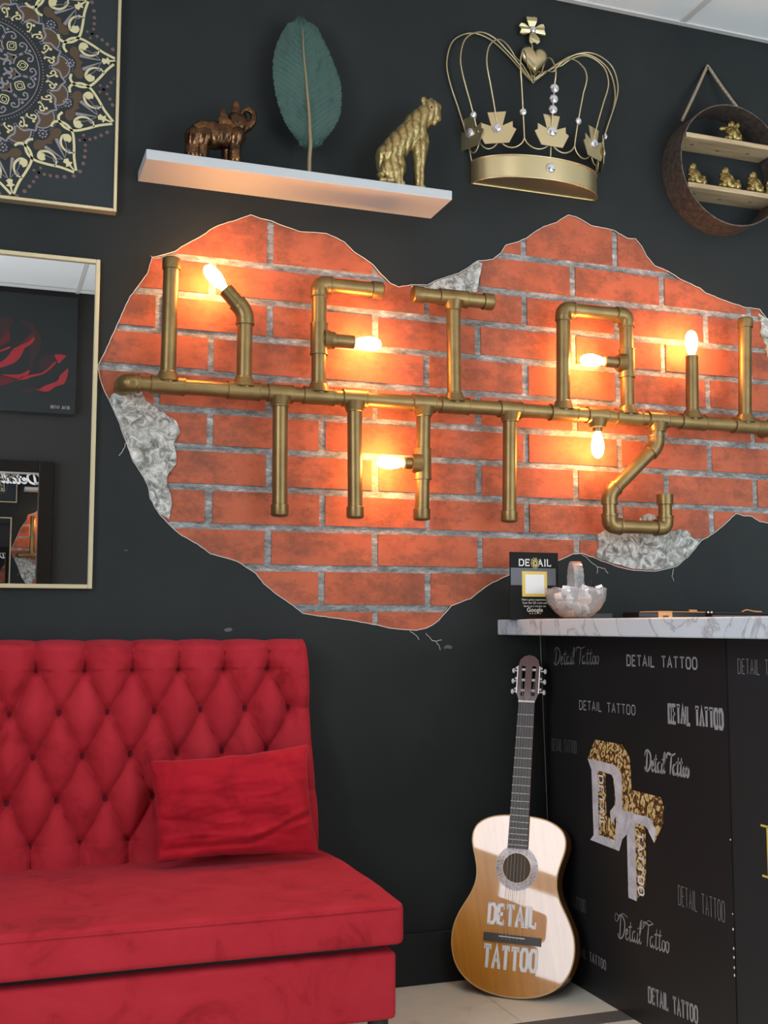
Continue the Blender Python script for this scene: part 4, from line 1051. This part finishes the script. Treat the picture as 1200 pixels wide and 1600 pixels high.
for lx, ly_ in ((.955, SFY+.06), (.955, -.12), (SX0+.06, SFY+.06), (SX0+.06, -.12)):
    bm = NB(); cyl(bm, (lx, ly_, 0.0), (lx, ly_, .16), .018, 16, r2=.026); obj('leg', bm, m_leg, SF, 40)
# pillow
def pillow(tl, tr, br, bl, thick, nm, label):
    bm = NB(); N = 60; tl, tr, br, bl = map(Vector, (tl, tr, br, bl)); nrm = (tr-tl).cross(tl-bl).normalized()
    if nrm.y > 0: nrm = -nrm
    sides = []
    for sgn in (1, -1):
        g_ = []
        for i in range(N+1):
            row = []
            for j in range(N+1):
                s, t = i/N, j/N
                pin = .05
                ss = .5+(s-.5)*(1-pin*4*t*(1-t)*(1)); tt = .5+(t-.5)*(1-pin*1.5*4*s*(1-s))
                p = (bl*(1-ss)+br*ss)*(1-tt)+(tl*(1-ss)+tr*ss)*tt
                h = (16*s*(1-s)*t*(1-t))**.42
                w = 0
                if sgn > 0:
                    w += .010*math.exp(-((t-.20-.22*(s-.55)*(s > .55)-.02*math.sin(s*7))/.028)**2)*(1 if s < 1 else 1)*h
                    w -= .012*math.exp(-((t-.10-.62*max(0, s-.55))/.03)**2)*h
                    w += .009*math.exp(-((t-.16-.62*max(0, s-.55))/.03)**2)*h
                    w += .009*noise.noise(Vector((s*4, t*9, 3)))*h+.004*noise.noise(Vector((s*10, t*20, 8)))*h
                    w -= .008*math.exp(-((t-.38+.3*(s-.1))/.025)**2)*math.exp(-(s/.22)**2)*h*2
                p = p+nrm*(sgn*thick*.5*h+w)
                ed = 1-h
                p += Vector((.004*noise.noise(Vector((s*9, t*9, 0))), 0, .004*noise.noise(Vector((t*9, s*9, 4)))))*ed
                row.append(bm.verts.new(p))
            g_.append(row)
        sides.append(g_)
        for i in range(N):
            for j in range(N): bm.faces.new((g_[i][j], g_[i+1][j], g_[i+1][j+1], g_[i][j+1]))
    bmesh.ops.remove_doubles(bm, verts=bm.verts, dist=.0004)
    return tag(obj(nm, bm, m_pillow, None, 180), label, 'pillow')
m_pillow = M_('crimson_velvet', (.42, .008, .02), .75, spec=.15, sheen=.25)
ramp(m_pillow, tex(m_pillow, scale=9, detail=7, rough=.65, dist=.7), [(.3, (.24, .003, .010)), (.5, (.38, .007, .017)), (.75, (.48, .012, .025))])
m_pillow.node_tree.nodes['Principled BSDF'].inputs['Sheen Tint'].default_value = (1, .3, .35, 1); bump(m_pillow, tex(m_pillow, scale=22, detail=5, vscale=(.5, 1, 1.6)), .3, .008)
pillow(W(232, 1189, -.185), W(480, 1163, -.185), W(499, 1336, -.235), W(244, 1347, -.235), .10, 'throw_pillow', 'crumpled crimson velvet throw pillow leaning on the sofa back')

# ================================================================ GUITAR
B0 = Vector((1.530, -.225, .004)); HT = Vector((1.707, -.046, 1.022)); vv = (HT-B0).normalized(); al = math.radians(40)
uu = Vector((math.cos(al), -math.sin(al), 0)); uu = (uu-vv*uu.dot(vv)).normalized(); nn = uu.cross(vv)
if nn.y > 0: nn = -nn
GLEN = (HT-B0).length
gt = thing('acoustic_guitar', 'amber classical guitar lettered in white, leaning in the corner beside the counter', 'guitar', B0)
def G(u, v, n=0): return B0+uu*u+vv*v+nn*n
HALF = [(0, .0), (.002, .035), (.008, .070), (.018, .102), (.035, .133), (.06, .160), (.09, .178), (.125, .188), (.16, .190), (.195, .185), (.23, .172), (.26, .156), (.29, .140), (.32, .129), (.345, .1255), (.37, .127), (.40, .134), (.43, .143), (.455, .148), (.48, .146), (.50, .137), (.515, .121), (.527, .098), (.535, .070), (.539, .035), (.540, 0)]
hf_ = catmull([Vector((w, v*.977, 0)) for v, w in HALF], 3)
right = [(p.x, p.y) for p in hf_]; outl = right+[(-x, y) for x, y in reversed(right[1:-1])]
body_d = .085
bm = NB(); poly(bm, [G(x*.998, y*1+.0, -.002) for x, y in outl], nn*-(body_d-.002)); obj('body', bm, m_gside, gt, 30)
hc = (0, .370); hr = .0445
hole = [(hc[0]+hr*math.cos(2*PI*k/40), hc[1]+hr*math.sin(2*PI*k/40)) for k in range(40)]
bm = NB(); poly_holes(bm, [[G(x*.985, y*.985+.004, .0015) for x, y in outl], [G(x, y, .0015) for x, y in hole]], nn*-.003); top = obj('soundboard', bm, m_gtop, gt)
bm = NB(); tube(bm, [G(x*.992, y*.992+.002, -.0005) for x, y in outl], .0028, 8, closed=True); obj('binding', bm, m_bind, gt, 60)
bm = NB(); poly(bm, [G(x*1.05, hc[1]+(y-hc[1])*1.05, -.0012) for x, y in hole]); obj('sound_hole', bm, m_dark, gt)  # shallow disc, its dark colour stands for the shaded hollow body
hl = font_text('HOHNER', Matrix(((uu.x, vv.x, nn.x, G(-.024, .350, -.0008).x), (uu.y, vv.y, nn.y, G(-.024, .350, -.0008).y), (uu.z, vv.z, nn.z, G(-.024, .350, -.0008).z), (0, 0, 0, 1))), .0125, m_black, top, 'maker_label')
bm = NB()
def ring(bm, r0, r1, n):
    a = [bm.verts.new(G(hc[0]+r0*math.cos(2*PI*k/48), hc[1]+r0*math.sin(2*PI*k/48), n)) for k in range(48)]
    b = [bm.verts.new(G(hc[0]+r1*math.cos(2*PI*k/48), hc[1]+r1*math.sin(2*PI*k/48), n)) for k in range(48)]
    for k in range(48): bm.faces.new((a[k], a[(k+1) % 48], b[(k+1) % 48], b[k]))
ring(bm, .046, .066, .0019); sub('rosette', bm, m_ros, top)
bm = NB(); ring(bm, .0435, .046, .0021); ring(bm, .066, .0672, .0021); sub('rosette_edge', bm, m_bind, top)
def gbox(bm, u0, u1, v0, v1, n0, n1, u0b=None, u1b=None):
    u0b = u0 if u0b is None else u0b; u1b = u1 if u1b is None else u1b
    poly(bm, [G(u0, v0, n0), G(u1, v0, n0), G(u1b, v1, n0), G(u0b, v1, n0)], nn*(n1-n0)); return bm
NUT = .878; FBV = .432-.005
obj('neck', gbox(NB(), -.027, .027, .52, NUT+.02, -.022, .004, -.024, .024), m_head, gt)
obj('fingerboard', gbox(NB(), -.0315, .0315, FBV, NUT, .004, .009, -.026, .026), m_ebony, gt)
sl = NUT-.170; SLEN = .705
for k in range(1, 19):
    v = NUT-SLEN*(1-2**(-k/12))
    if v < FBV+.004: break
    w = .0315+(v-FBV)/(NUT-FBV)*(.026-.0315)
    bm = NB(); cyl(bm, G(-w, v, .0095), G(w, v, .0095), .0016, 6); obj('fret', bm, m_chrome, gt)
obj('nut', gbox(NB(), -.0265, .0265, NUT, NUT+.006, .004, .0125), m_bone, gt)
# slotted headstock
hs_o = [(-.026, NUT+.004), (-.036, NUT+.03), (-.0365, NUT+.112), (-.030, NUT+.138), (-.018, NUT+.150), (0, NUT+.155), (.018, NUT+.150), (.030, NUT+.138), (.0365, NUT+.112), (.036, NUT+.03), (.026, NUT+.004)]
sl1 = [(-.024, NUT+.022), (-.011, NUT+.022), (-.011, NUT+.118), (-.024, NUT+.118)]; sl2 = [(.011, NUT+.022), (.024, NUT+.022), (.024, NUT+.118), (.011, NUT+.118)]
bm = NB(); poly_holes(bm, [[G(x, y, .006) for x, y in l] for l in (hs_o, sl1, sl2)], nn*-.018); obj('headstock', bm, m_head, gt)
for s_ in (-1, 1): obj('tuner_plate', gbox(NB(), s_*.0362-.0015, s_*.0362+.0015, NUT+.03, NUT+.118, -.010, .0075), m_string, gt)
for s_ in (-1, 1):
    for k in range(3):
        v = NUT+.040+k*.034
        bm = NB(); cyl(bm, G(s_*.008, v, -.001), G(s_*.026, v, -.001), .0045, 12); obj('string_roller', bm, m_bone, gt, 40)
        bm = NB(); cyl(bm, G(s_*.037, v-.004, -.002), G(s_*.050, v-.004, -.004), .0022, 8); ball(bm, G(s_*.052, v-.004, -.004), (.006, .005, .0085), 10); ball(bm, G(s_*.041, v+.004, .003), .0045, 8); obj('tuning_peg', bm, m_bone, gt, 60)
# bridge
bm = NB(); gbox(bm, -.088, .088, .152, .176, .0015, .008); br_ = obj('bridge', bm, m_ebony, gt)
sub('saddle', gbox(NB(), -.040, .040, .1675, .1705, .008, .0115), m_bone, br_)
for k in range(6):
    t = k/5-.5
    bm = NB(); tube(bm, [G(t*.058, .160, .009), G(t*.058, .169, .0118), G(t*.042, NUT+.003, .0128), G((-.0175 if t < 0 else .0175)+t*.012, NUT+.040+(2-(k if k < 3 else 5-k))*.034, .003)], .0005 if k > 2 else .0007, 5); obj('string', bm, m_string, gt)
def gmap(lift): return lambda x, y: G(x, y, lift)
for tx_, u0, v0, w_, h_ in (('DETAIL', -.080, .199, .152, .064), ('TATTOO', -.087, .076, .168, .068)):
    bm = NB(); f = gmap(.0022); block(bm, tx_, lambda x, y, u0=u0, v0=v0: f(u0+x, v0+y), w_, h_, .23, .15, .30); sub('lettering', bm, m_vinyl, top, label='white slab lettering '+tx_)

# ================================================================ RECEPTION COUNTER
PX = 1.785
ct = thing('reception_counter', 'black reception counter printed with repeated grey words under a marble top', 'counter', (PX, -1.0, 0))
bm = NB(); box(bm, 1.61, 2.66, -2.25, -.002, 1.073, 1.1225, .004, 2); slab = obj('countertop', bm, m_marble, ct, None, 'white marble patterned worktop')
bm = NB(); box(bm, PX, PX+.03, -.972, -.006, .001, 1.073); p1_ = obj('side_panel', bm, m_panel, ct)
bm = NB(); box(bm, PX, PX+.03, -2.15, -.978, .001, 1.073); p2_ = obj('side_panel', bm, m_panel2, ct)
bm = NB(); box(bm, PX+.03, 2.6, -2.15, -2.12, .001, 1.073); obj('end_panel', bm, m_panel2, ct)
bm = NB(); box(bm, PX+.002, PX+.03, -.978, -.972, .001, 1.073); obj('seam_strip', bm, m_black, ct)
bm = NB(); tube(bm, [(1.765, -.004, 1.07), (1.772, -.005, .8), (1.782, -.006, .45), (1.783, -.006, .16)], .0018, 6)
tag(obj('edge_line', bm, m_greyink), 'thin grey line along the panel edge in the corner behind the guitar', 'edge_line')  # tube drawn in for the light line of the panel edge
for v in (1312, 1428, 1452, 1482, 1496, 1512, 1524):
    q = X(1144+(v-1400)*.03, v, PX); bm = NB(); ball(bm, (PX, q.y, q.z), (.0012, .003, .0035 if v > 1440 else .002), 7); obj('paint_chip', bm, m_qw, ct)
YD = (0, -1, 0); ZU_ = (0, 0, 1); LX_ = PX-.0008
def words(kind, u0, v0, u1, h, mat, panel=p1_, weight=.16, serif=0, text='DETAIL TATTOO', slope=None, v1=None, **k):
    a = X(u0, v0, LX_); b = X(u1, v1 if v1 else v0, LX_); w = abs(a.y-b.y); s = (b.z-a.z)/w if v1 else 0
    bm = NB(); M = plane_map(a, YD, ZU_, s)
    (block if kind == 'b' else script)(bm, text, M, w, h, weight, **({'serif': serif} if kind == 'b' else {}), **k)
    sub('lettering', bm, mat, panel)
words('s', 866, 1038, 936, .052, m_greyink, text='Detail Tattoo', v1=1037, weight=.075)
words('b', 979, 1041, 1090, .034, m_greyink2, v1=1047, weight=.17)
words('b', 905, 1109, 993, .030, m_greyink2, v1=1118, weight=.13)
words('b', 1044, 1131, 1131, .056, m_greyink2, v1=1142, weight=.27, space=.2)
words('b', 862, 1173, 901, .040, m_greyink3, v1=1178, weight=.16)
words('s', 1008, 1203, 1077, .054, m_greyink2, text='Detail Tattoo', v1=1214, weight=.11)
words('b', 1060, 1414, 1133, .052, m_greyink, v1=1442, weight=.09)
words('s', 966, 1464, 1046, .062, m_greyink2, text='Detail Tattoo', v1=1489, weight=.06, swash=True)
words('b', 1013, 1567, 1091, .046, m_greyink2, v1=1601, weight=.2, serif=.1)
words('b', 870, 1411, 915, .040, m_greyink3, v1=1427, weight=.16)
words('b', 895, 1488, 947, .030, m_greyink, v1=1517, weight=.16)
words('b', 1153, 1053, 1238, .038, m_greyink, p2_, v1=1058, weight=.09)
bm = NB(); a = X(1191, 1368, LX_); M = plane_map(a, YD, ZU_); hh_ = X(1191, 1290, LX_).z-a.z; strip(bm, [(0, 0), (.10, 0), (.15, .03), (.17, hh_/2), (.15, hh_-.03), (.10, hh_), (0, hh_)], .005, M); strip(bm, [(.03, 0), (.03, hh_)], .018, M); sub('lettering', bm, m_yellow, p2_, label='yellow letter cut by the picture edge')
# emblem
def EM(cx, cy, lift=0): return X(900+cx/5.52, 1130+cy/5.52, PX-.0010-lift)
def emp(pts, mat, nm, lift):
    bm = NB(); poly(bm, [EM(a, b, lift) for a, b in pts]); sub(nm, bm, mat, p1_)
emp([(165,140),(400,185),(465,300),(480,575),(735,640),(757,720),(755,860),(675,1035),(640,960),(600,890),(605,1390),(525,1535),(505,1500),(500,860),(430,840),(440,960),(400,990),(345,1010),(200,960),(180,405),(100,305)], m_emgold, 'emblem_gold', 0)
emp([(255,430),(320,450),(335,700),(300,755),(292,815),(262,790)], m_panel, 'emblem_black', .0004)  # black fields printed inside the letters
emp([(345,800),(345,870),(332,860)], m_panel, 'emblem_black', .0004)
# white faced letters
emp([(100,305),(335,360),(395,455),(400,740),(345,720),(328,490),(305,440),(185,405),(198,962),(345,1012),(345,860),(400,800),(437,850),(437,960),(400,1000),(372,1103),(122,1005),(152,965),(133,400)], m_emwhite, 'emblem_face', .0006)
emp([(345,715),(400,745),(640,820),(690,925),(675,1035),(625,935),(618,898),(508,858),(525,1535),(452,1505),(436,842),(405,828),(345,850),(345,800),(305,872),(293,760),(320,725)], m_emwhite, 'emblem_face', .0008)
a, b = EM(212, 440, .001), EM(232, 900, .001)
def vert_word(c0, c1, text, wcx, lift=.001):
    bm = NB(); p0 = EM(*c0, lift); p1 = EM(*c1, lift); d = (p1-p0); L = d.length; ex_ = d.normalized(); q = EM(c0[0]+wcx, c0[1]+wcx*.25, lift); ey_ = (q-p0)
    block(bm, text, lambda x, y: p0+ex_*x+ey_.normalized()*y, L, ey_.length, .19); sub('lettering', bm, m_vinyl, p1_)
vert_word((190, 440), (205, 900), 'DETAIL', 45)
vert_word((525, 930), (535, 1480), 'TATTOO', 55)

# ================================================================ THINGS ON THE COUNTER
KZ = 1.1228
# review card in a clear stand
cy_ = -.15; cl = W(797, 960, cy_).x; crx = W(873, 960, cy_).x; ctz = W(830, 863, cy_).z
cd_ = thing('review_card', 'upright black card with yellow bordered square on the counter end', 'sign', ((cl+crx)/2, cy_, KZ))
bm = NB(); box(bm, cl, crx, cy_-.002, cy_+.002, KZ, ctz, .001, 1); cdp = obj('card', bm, m_card, cd_)
bm = NB(); box(bm, cl+.01, crx-.01, cy_+.002, cy_+.05, KZ, KZ+.003); obj('stand_foot', bm, m_card, cd_)
def cb(u0, v0, u1, v1, mat, nm, lift):
    p, q = W(u0, v0, cy_), W(u1, v1, cy_); bm = NB(); yy = cy_-.0022-lift
    poly(bm, [(p.x, yy, p.z), (q.x, yy, p.z), (q.x, yy, q.z), (p.x, yy, q.z)]); return sub(nm, bm, mat, cdp)
cb(797.5, 887, 868, 915, M_('card_grey_band', (.10, .095, .11), .4), 'grey_band', .0001)
cb(815, 892.5, 854.5, 932.5, m_qy, 'yellow_border', .0004); cb(820, 897.5, 850, 928, m_qw, 'blank_square', .0006)
p = W(810, 884.5, cy_); q = W(861, 884.5, cy_); bm = NB(); block(bm, 'DETAIL', plane_map((p.x, cy_-.0030, p.z), (1, 0, 0), (0, 0, 1)), q.x-p.x, .023, .17, .1, .3); sub('lettering', bm, m_qw, cdp)
c = W(835, 880, cy_); bm = NB(); n_ = 24; M = plane_map((c.x, cy_-.0036, c.z), (1, 0, 0), (0, 0, 1))
for k in range(10):
    a0 = 2*PI*k/10; poly(bm, [M(.004*math.cos(a0-.3), .004*math.sin(a0-.3)), M(.0135*math.cos(a0-.22), .016*math.sin(a0-.22)), M(.016*math.cos(a0), .019*math.sin(a0)), M(.0135*math.cos(a0+.22), .016*math.sin(a0+.22)), M(.004*math.cos(a0+.3), .004*math.sin(a0+.3))])
strip(bm, [(.012*math.cos(2*PI*k/n_), .014*math.sin(2*PI*k/n_)) for k in range(n_)], .003, M, True); sub('gold_crest', bm, m_agold, cdp)
def line_text(s, u, v, size, mat, bold=0):
    p = W(u, v, cy_); Mx = Matrix(((1, 0, 0, p.x), (0, 0, -1, cy_-.0031), (0, 1, 0, p.z), (0, 0, 0, 1))); return font_text(s, Mx, size, mat, cdp, 'lettering', 'CENTER', bold)
line_text('Had a great experience?', 835, 938.5, .0095, m_qw); line_text('Scan the QR code and', 835, 943.5, .0095, m_qw); line_text('leave us a review on', 835, 948.5, .0095, m_qw)
line_text('Google', 835, 956, .019, m_qw, .0003)
for k in range(5):
    p = W(827.5+k*4, 958.6, cy_); bm = NB(); M = plane_map((p.x, cy_-.0031, p.z), (1, 0, 0), (0, 0, 1))
    poly(bm, [M((.0032 if i % 2 == 0 else .0014)*math.sin(PI*i/5), (.0032 if i % 2 == 0 else .0014)*math.cos(PI*i/5)) for i in range(10)]); sub('star', bm, m_qy, cdp)
# kraft sheet
bm = NB(); box(bm, 1.63, 2.08, -.32, -.17, KZ, KZ+.0012); tag(obj('paper_sheet', bm, m_kraft), 'brown paper sheet lying flat under the glass basket', 'paper')
# cut glass basket
by_ = -.26; bc = Vector((W(900, 962, by_).x, by_, KZ+.0016))
bs = thing('glass_basket', 'cut crystal basket bowl with an arched handle, filled with wrapped sweets', 'bowl', bc)
bR = (W(943, 925, by_).x-W(858, 925, by_).x)/2; bH = W(900, 924, by_).z-bc.z
def bowl_prof(t): return (.030+(bR-.030)*math.sin(t*PI/2)**.8, bH*(t**1.15))
bm = NB(); N = 48; rings = []
for k in range(15):
    t = k/14; r_, h_ = bowl_prof(t); ring_ = []
    for i in range(N):
        a0 = 2*PI*i/N; facet = 1+.022*math.cos(i*PI/1.5+k*PI*.5)*(t > .1)*(t < .78); scal = .010*(abs(math.sin(a0*5)))*(t > .9)
        ring_.append(bm.verts.new(bc+Vector((r_*facet*math.cos(a0), r_*facet*math.sin(a0), h_+scal))))
    rings.append(ring_)
inn = []
for k in range(14, 0, -1):
    t = k/14; r_, h_ = bowl_prof(t); ring_ = []
    for i in range(N):
        a0 = 2*PI*i/N; ring_.append(bm.verts.new(bc+Vector(((r_-.0045)*math.cos(a0), (r_-.0045)*math.sin(a0), h_+.004+.008*abs(math.sin(a0*5))*(t > .9)))))
    inn.append(ring_)
allr = rings+inn
for A, B in zip(allr, allr[1:]):
    for i in range(N): bm.faces.new((A[i], A[(i+1) % N], B[(i+1) % N], B[i]))
bm.faces.new(allr[0]); bm.faces.new(allr[-1]); obj('bowl', bm, m_glass, bs, 25)
bm = NB(); tube(bm, [bc+Vector((bR*.93*math.cos(t), bR*.93*math.sin(t), bH*.66)) for t in [2*PI*k/40 for k in range(40)]], .0022, 6, closed=True); obj('rim_band', bm, m_glass, bs, 60)
# handle: broad notched arch set nearly end-on
hd_ = Vector((math.sin(math.radians(5)), math.cos(math.radians(5)), 0)); hd_ = Vector((.30, .95, 0)).normalized(); hw = hd_.cross(Vector((0, 0, 1)))
hT = W(898, 879, by_).z-bc.z; bm = NB(); sec = []
for k in range(25):
    t = PI*k/24; r1 = bR*.62; ps = bc+hd_*(-math.cos(t))*r1*1.0+Vector((0, 0, bH*.8+(hT-bH*.8)*math.sin(t)**.55)); rad = Vector((0, 0, 1))*math.sin(t)+hd_*(-math.cos(t)); wv = .0135+.002*(k % 2)
    sec.append([bm.verts.new(ps+hw*a_*wv+rad*b_*.004) for a_, b_ in ((-1, -1), (1, -1), (1, 1), (-1, 1))])
for A, B in zip(sec, sec[1:]):
    for i in range(4): bm.faces.new((A[i], A[(i+1) % 4], B[(i+1) % 4], B[i]))
bm.faces.new(sec[0]); bm.faces.new(sec[-1]); obj('handle', bm, m_glass, bs)
bm = NB(); lathe(bm, [(.0001, .0), (.030, 0), (.031, .004), (.024, .006)], bc-Vector((0, 0, .0012)), n=24); obj('foot_ring', bm, m_glass, bs, 30)
# sweets
def sweet(c, rx, ry, rz, lab):
    bm = NB(); m = Matrix.Translation(c) @ Matrix.Rotation(rz, 4, 'Z') @ Matrix.Rotation(rx, 4, 'X') @ Matrix.Rotation(ry, 4, 'Y')
    b2 = NB(); box(b2, -.0125, .0125, -.005, .005, -.0105, .0105, .003, 2)
    for s_ in (-1, 1): box(b2, -.0115, .0115, -.0008, .0008, min(s_*.0105, s_*.0155), max(s_*.0105, s_*.0155))
    b2.transform(m); o = obj('wrapped_sweet', b2, m_paper, None, 40); return tag(o, lab, 'sweet', 'white wrapped sweets in the glass basket')
for u, v, dy, a0, a1, lab in ((884, 923, -.02, .1, .05, 'square white wrapped sweet standing up left of the basket handle'), (912, 922, -.045, .2, .35, 'tilted white wrapped sweet, tallest at the front right of the basket'), (937, 922, -.005, .1, -.3, 'small white wrapped sweet at the right rim of the basket')):
    q = W(u, v, by_+dy); sweet(q, a0, a1, random.uniform(-.2, .2), lab)
for i in range(15):
    a0 = i*2.4; t = .25+.5*((i*7) % 15)/15; r_ = (bowl_prof(t)[0]-.022)*min(1, .35+.65*((i % 5)/4)); q = bc+Vector((r_*math.cos(a0), r_*math.sin(a0), bowl_prof(t)[1]+.012))
    sweet(q, random.uniform(-.8, .8), random.uniform(-.8, .8), random.uniform(0, 3), 'white wrapped sweet heaped inside the glass basket, seen through the cut glass')
# black desk stand behind the basket
dx0, dx1 = W(905, 950, -.13).x, W(950, 950, -.13).x
ds = thing('desk_stand', 'small black desk stand half hidden behind the glass basket', 'stand', ((dx0+dx1)/2, -.12, KZ))
bm = NB(); box(bm, dx0, dx1, -.16, -.09, KZ, KZ+.02, .003, 2); obj('base', bm, m_black, ds)
bm = NB(); box(bm, dx0+.012, dx0+.052, -.135, -.12, KZ+.018, KZ+.092, .003, 2); box(bm, dx0-.01, dx0+.07, -.14, -.115, KZ+.086, KZ+.102, .003, 2); obj('post', bm, m_black, ds)
bm = NB()
for k in range(7): ball(bm, (dx0+.018+.007*k, -.128, KZ+.105+.004*(k % 3)), .0042, 7)
tube(bm, [(dx0+.045, -.128, KZ+.1), (dx0+.047, -.128, KZ+.13)], .0012, 5); obj('pin_cluster', bm, m_black, ds, 60)
# black cases with copper edges
c0 = W(990, 955, -.16).x; c1 = W(1095, 955, -.16).x
cs = thing('black_case', 'long flat black case with copper edge and clasp on the counter', 'case', ((c0+c1)/2, -.13, KZ))
bm = NB(); box(bm, c0, c1, -.19, -.09, KZ, KZ+.024, .004, 2); obj('body', bm, m_black, cs, 40)
bm = NB(); tube(bm, [(c0+.004, -.19, KZ+.024), (c0+.08, -.191, KZ+.0255), (c1-.004, -.19, KZ+.0245)], .0018, 8); obj('edge_piping', bm, m_copper, cs, 60)
bm = NB(); k0 = W(1028, 955, -.19).x; k1 = W(1050, 955, -.19).x; box(bm, k0, k1, -.194, -.188, KZ+.001, KZ+.026, .002, 1); box(bm, k0, k1, -.194, -.10, KZ+.024, KZ+.028, .001, 1); cs_ = obj('clasp_strap', bm, m_copper, cs)
bm = NB(); box(bm, (k0+k1)/2-.01, (k0+k1)/2+.01, -.1955, -.194, KZ+.008, KZ+.013); sub('slot', bm, m_black, cs_)
bm = NB(); cyl(bm, (c1-.065, -.185, KZ+.028), (c1-.035, -.185, KZ+.028), .0055, 12); obj('pull_tab', bm, m_copper, cs, 40)
c2 = W(1104, 955, -.16).x
cs2 = thing('black_pen_tray', 'long black tray with a bronze curl, cut by the right picture edge', 'tray', (c2+.15, -.13, KZ))
bm = NB(); box(bm, c2, c2+.34, -.19, -.07, KZ, KZ+.018, .004, 2); box(bm, c2+.01, c2+.34, -.185, -.08, KZ+.018, KZ+.026, .003, 1); obj('body', bm, m_black, cs2, 40)
for k in (0, 1): bm = NB(); ball(bm, (c2-.012+k*.014, -.185, KZ+.024), (.005, .004, .0045), 8); obj('chrome_stud', bm, m_chrome, cs2, 60)
bm = NB(); q = W(1165, 949, -.18); tube(bm, catmull([(q.x-.02, -.185, KZ+.026), (q.x, -.185, KZ+.033), (q.x+.03, -.185, KZ+.028), (q.x+.06, -.185, KZ+.027)], 5), .003, 8); obj('bronze_curl', bm, m_copper, cs2, 60)
